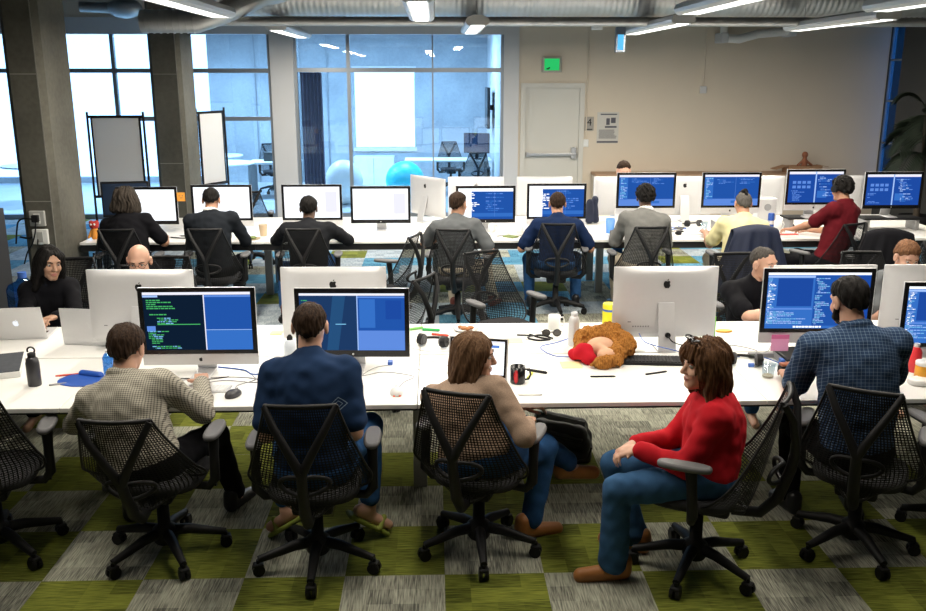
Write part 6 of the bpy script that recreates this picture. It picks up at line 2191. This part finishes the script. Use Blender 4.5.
# ------------------------------------------------------------------ white boards, rooms behind the glass, palm
M_wb = MATS['board_white'] if 'board_white' in MATS else mat('board_white', (0.88, 0.86, 0.84), 0.4, var=0.02)
_n = M_wb.node_tree
_t = _n.nodes.new('ShaderNodeBsdfTranslucent')
_t.inputs['Color'].default_value = (0.8, 0.78, 0.76, 1)
_m = _n.nodes.new('ShaderNodeMixShader')
_m.inputs[0].default_value = 0.3
_n.links.new(_n.nodes['Principled BSDF'].outputs[0], _m.inputs[1])
_n.links.new(_t.outputs[0], _m.inputs[2])
_n.links.new(_m.outputs[0], _n.nodes['Material Output'].inputs['Surface'])


def whiteboard(label, x, y, rz, w=0.66):
    t = thing('whiteboard', label, 'whiteboard', (x, y, 0), rz)
    MB().box(-w / 2 + 0.05, w / 2 - 0.05, -0.008, 0.008, 0.82, 1.84).obj('board', mat('board_white', (0.88, 0.86, 0.84), 0.4, var=0.02), t)
    b = MB()
    for s in (-1, 1):
        b.tube([(s * w / 2, 0, 0.08), (s * (w / 2 - 0.01), 0, 1.92)], 0.016, 8)
        b.tube([(s * w / 2, -0.28, 0.07), (s * w / 2, 0.28, 0.07)], 0.016, 8)
    b.box(-w / 2, w / 2, -0.012, 0.012, 1.84, 1.875).box(-w / 2, w / 2, -0.012, 0.012, 0.785, 0.82)
    for s in (-1, 1):
        b.box(s * (w / 2 - 0.06) - 0.012, s * (w / 2 - 0.06) + 0.012, -0.012, 0.012, 0.8, 1.86)
    b.obj('board_frame', M_black, t)
    MB().box(-0.2, 0.2, -0.06, -0.012, 0.79, 0.80).box(-0.12, -0.03, -0.05, -0.02, 0.80, 0.825, 0.004).obj('pen_tray', M_black, t)
    for s in (-1, 1):
        for q in (-1, 1):
            MB().tube([(s * w / 2 - 0.01, q * 0.27, 0.03), (s * w / 2 + 0.01, q * 0.27, 0.03)], 0.03, 12).obj('caster', M_black, t)


whiteboard('rolling whiteboard with a black frame between the two columns', -4.22, 12.3, RAD(3), 0.74)
whiteboard('rolling whiteboard seen at a slant beside the second column', -3.32, 13.75, RAD(62), 0.62)


def meeting_table(label, x, y, r=0.55):
    t = thing('round_table', label, 'table', (x, y, 0))
    MB().lathe([(r - 0.01, 0.70), (r, 0.705), (r, 0.725), (r - 0.01, 0.73)], seg=40).obj('tabletop', M_white, t)
    MB().lathe([(0.30, 0), (0.30, 0.02), (0.04, 0.05), (0.035, 0.70)], seg=24).obj('pedestal', M_leg, t)


meeting_table('white round table behind the glass next to the slanted whiteboard', -4.15, 17.9, 0.62)
meeting_table('white round table farther back behind the glass', -4.6, 19.6, 0.5)
meeting_table('white round table at the edge behind the glass', -7.6, 17.5, 0.6)
chair('office chair behind the glass beside the round tables', -3.35, 19.0, RAD(200), group='chairs in the glazed rooms')
chair('office chair standing behind the far desks in front of the white post', -2.4, 11.6, RAD(10), group='chairs in the glazed rooms')
chair('office chair behind the long desk of the glazed office', 0.35, 19.4, RAD(185), group='chairs in the glazed rooms')
chair('office chair before the monitor of the glazed office', 0.75, 17.3, RAD(10), group='chairs in the glazed rooms')
t = thing('office_desk', 'long white desk inside the glazed office', 'desk', (0.35, 18.55, 0))
MB().box(-0.95, 0.80, -0.35, 0.35, 0.70, 0.73, 0.003).obj('tabletop', M_white, t)
for s in (-0.85, 0.70):
    for q in (-0.3, 0.3):
        MB().box(s - 0.025, s + 0.025, q - 0.025, q + 0.025, 0, 0.70).obj('leg', M_leg, t)
t = thing('monitor', 'dark monitor standing turned on the glazed office desk', 'monitor', (0.86, 18.5, 0.73), RAD(-20))
MB().box(-0.27, 0.27, -0.02, 0.02, 0.12, 0.52, 0.006).obj('body', M_black, t)
MB().box(-0.25, 0.25, -0.024, -0.02, 0.14, 0.50).obj('screen', mat('off_screen', (0.02, 0.035, 0.07), 0.1), t)
MB().box(-0.03, 0.03, 0.0, 0.04, 0.0, 0.2).box(-0.1, 0.1, -0.08, 0.08, 0, 0.012, 0.003).obj('stand', M_black, t)
t = thing('wall_screen', 'black television on a bracket at the side wall of the glazed office', 'television', (1.08, 18.6, 1.75))
MB().box(-0.03, 0.03, -0.45, 0.45, -0.40, 0.40, 0.008).obj('screen_body', M_bezel, t)
MB().box(0.03, 0.12, -0.04, 0.04, -0.05, 0.05).obj('bracket', M_black, t)
tag(MB().ell((-1.72, 17.2, 0.42), (0.36, 0.36, 0.42), 24, 14).obj('exercise_ball', M_white), 'big white beanbag ball behind the glass of the office', 'ball')
tag(MB().ell((-0.58, 17.75, 0.38), (0.38, 0.38, 0.38), 24, 14).obj('exercise_ball', mat('cyan_rubber', (0.05, 0.62, 0.75), 0.4)), 'cyan exercise ball behind the glass of the office', 'ball')
t = thing('credenza', 'pale low cupboard under the bright office window', 'cabinet', (-1.2, 20.5, 0))
MB().box(-0.6, 0.3, -0.25, 0.25, 0, 0.62, 0.006).obj('cupboard_body', M_white, t)
MB().box(-0.16, -0.15, -0.255, -0.25, 0.02, 0.60).obj('door_gap', M_leg, t)
t = thing('work_bench', 'grey work table with papers behind the second glass pane', 'table', (-3.25, 18.3, 0))
MB().box(-0.45, 0.55, -0.35, 0.35, 0.68, 0.72).obj('tabletop', M_white, t)
for s in (-0.4, 0.5):
    MB().box(s - 0.03, s + 0.03, -0.3, 0.3, 0, 0.68).obj('leg', M_leg, t)
MB().box(-0.15, 0.15, -0.1, 0.1, 0.72, 0.9, 0.01).obj('printer', M_dark, t)

# palm by the dark side wall
t = thing('potted_palm', 'tall dark green palm in a pot by the dark side wall', 'plant', (7.05, 12.9, 0))
MB().lathe([(0.20, 0), (0.26, 0.38), (0.24, 0.40), (0.22, 0.36), (0.001, 0.36)], seg=24, cap=False).obj('pot', M_black, t)
M_leaf = mat('palm_leaf', (0.010, 0.020, 0.009), 0.7, var=0.4, scale=8)
MB().tube([(0, 0, 0.3), (0.03, 0.02, 0.9), (0.0, 0.05, 1.85)], [0.05, 0.035, 0.03], 10).obj('stem', mat('palm_stem', (0.06, 0.045, 0.03), 0.8), t)
rp = random.Random(12)
for k in range(15):
    az = k * 2.4
    L = rp.uniform(0.6, 0.85)
    z0 = rp.uniform(1.2, 1.9)
    up = rp.uniform(0.5, 1.3)
    pts = []
    for i in range(12):
        s = i / 11
        rr_ = L * 0.75 * s * (0.45 if math.cos(az) > 0.2 else 0.85)
        pts.append(Vector((math.cos(az) * rr_, 0.05 + math.sin(az) * rr_, z0 + up * L * s - 0.95 * L * s * s)))
    b = MB().tube(pts, [0.010 * (1 - 0.7 * i / 11) for i in range(12)], 6)
    side = Vector((-math.sin(az), math.cos(az), 0))
    for i in range(2, 12):
        for m_ in (0.0, 0.5):
            if i + m_ > 11:
                continue
            j = min(i, 10)
            p = pts[j].lerp(pts[j + 1], m_)
            d = (pts[j + 1] - pts[j]).normalized()
            ll = 0.26 * math.sin(math.pi * min(1, (i + m_) / 12.5)) + 0.06
            for s in (-1, 1):
                tip = p + side * s * ll + d * ll * 0.6 - Vector((0, 0, 0.35 * ll))
                mid = p.lerp(tip, 0.45) + Vector((0, 0, 0.03))
                b.add([tuple(p), tuple(mid + d * 0.016), tuple(tip), tuple(mid - d * 0.016)], [(0, 1, 2), (0, 2, 3)], False)
    b.obj('frond', M_leaf, t)
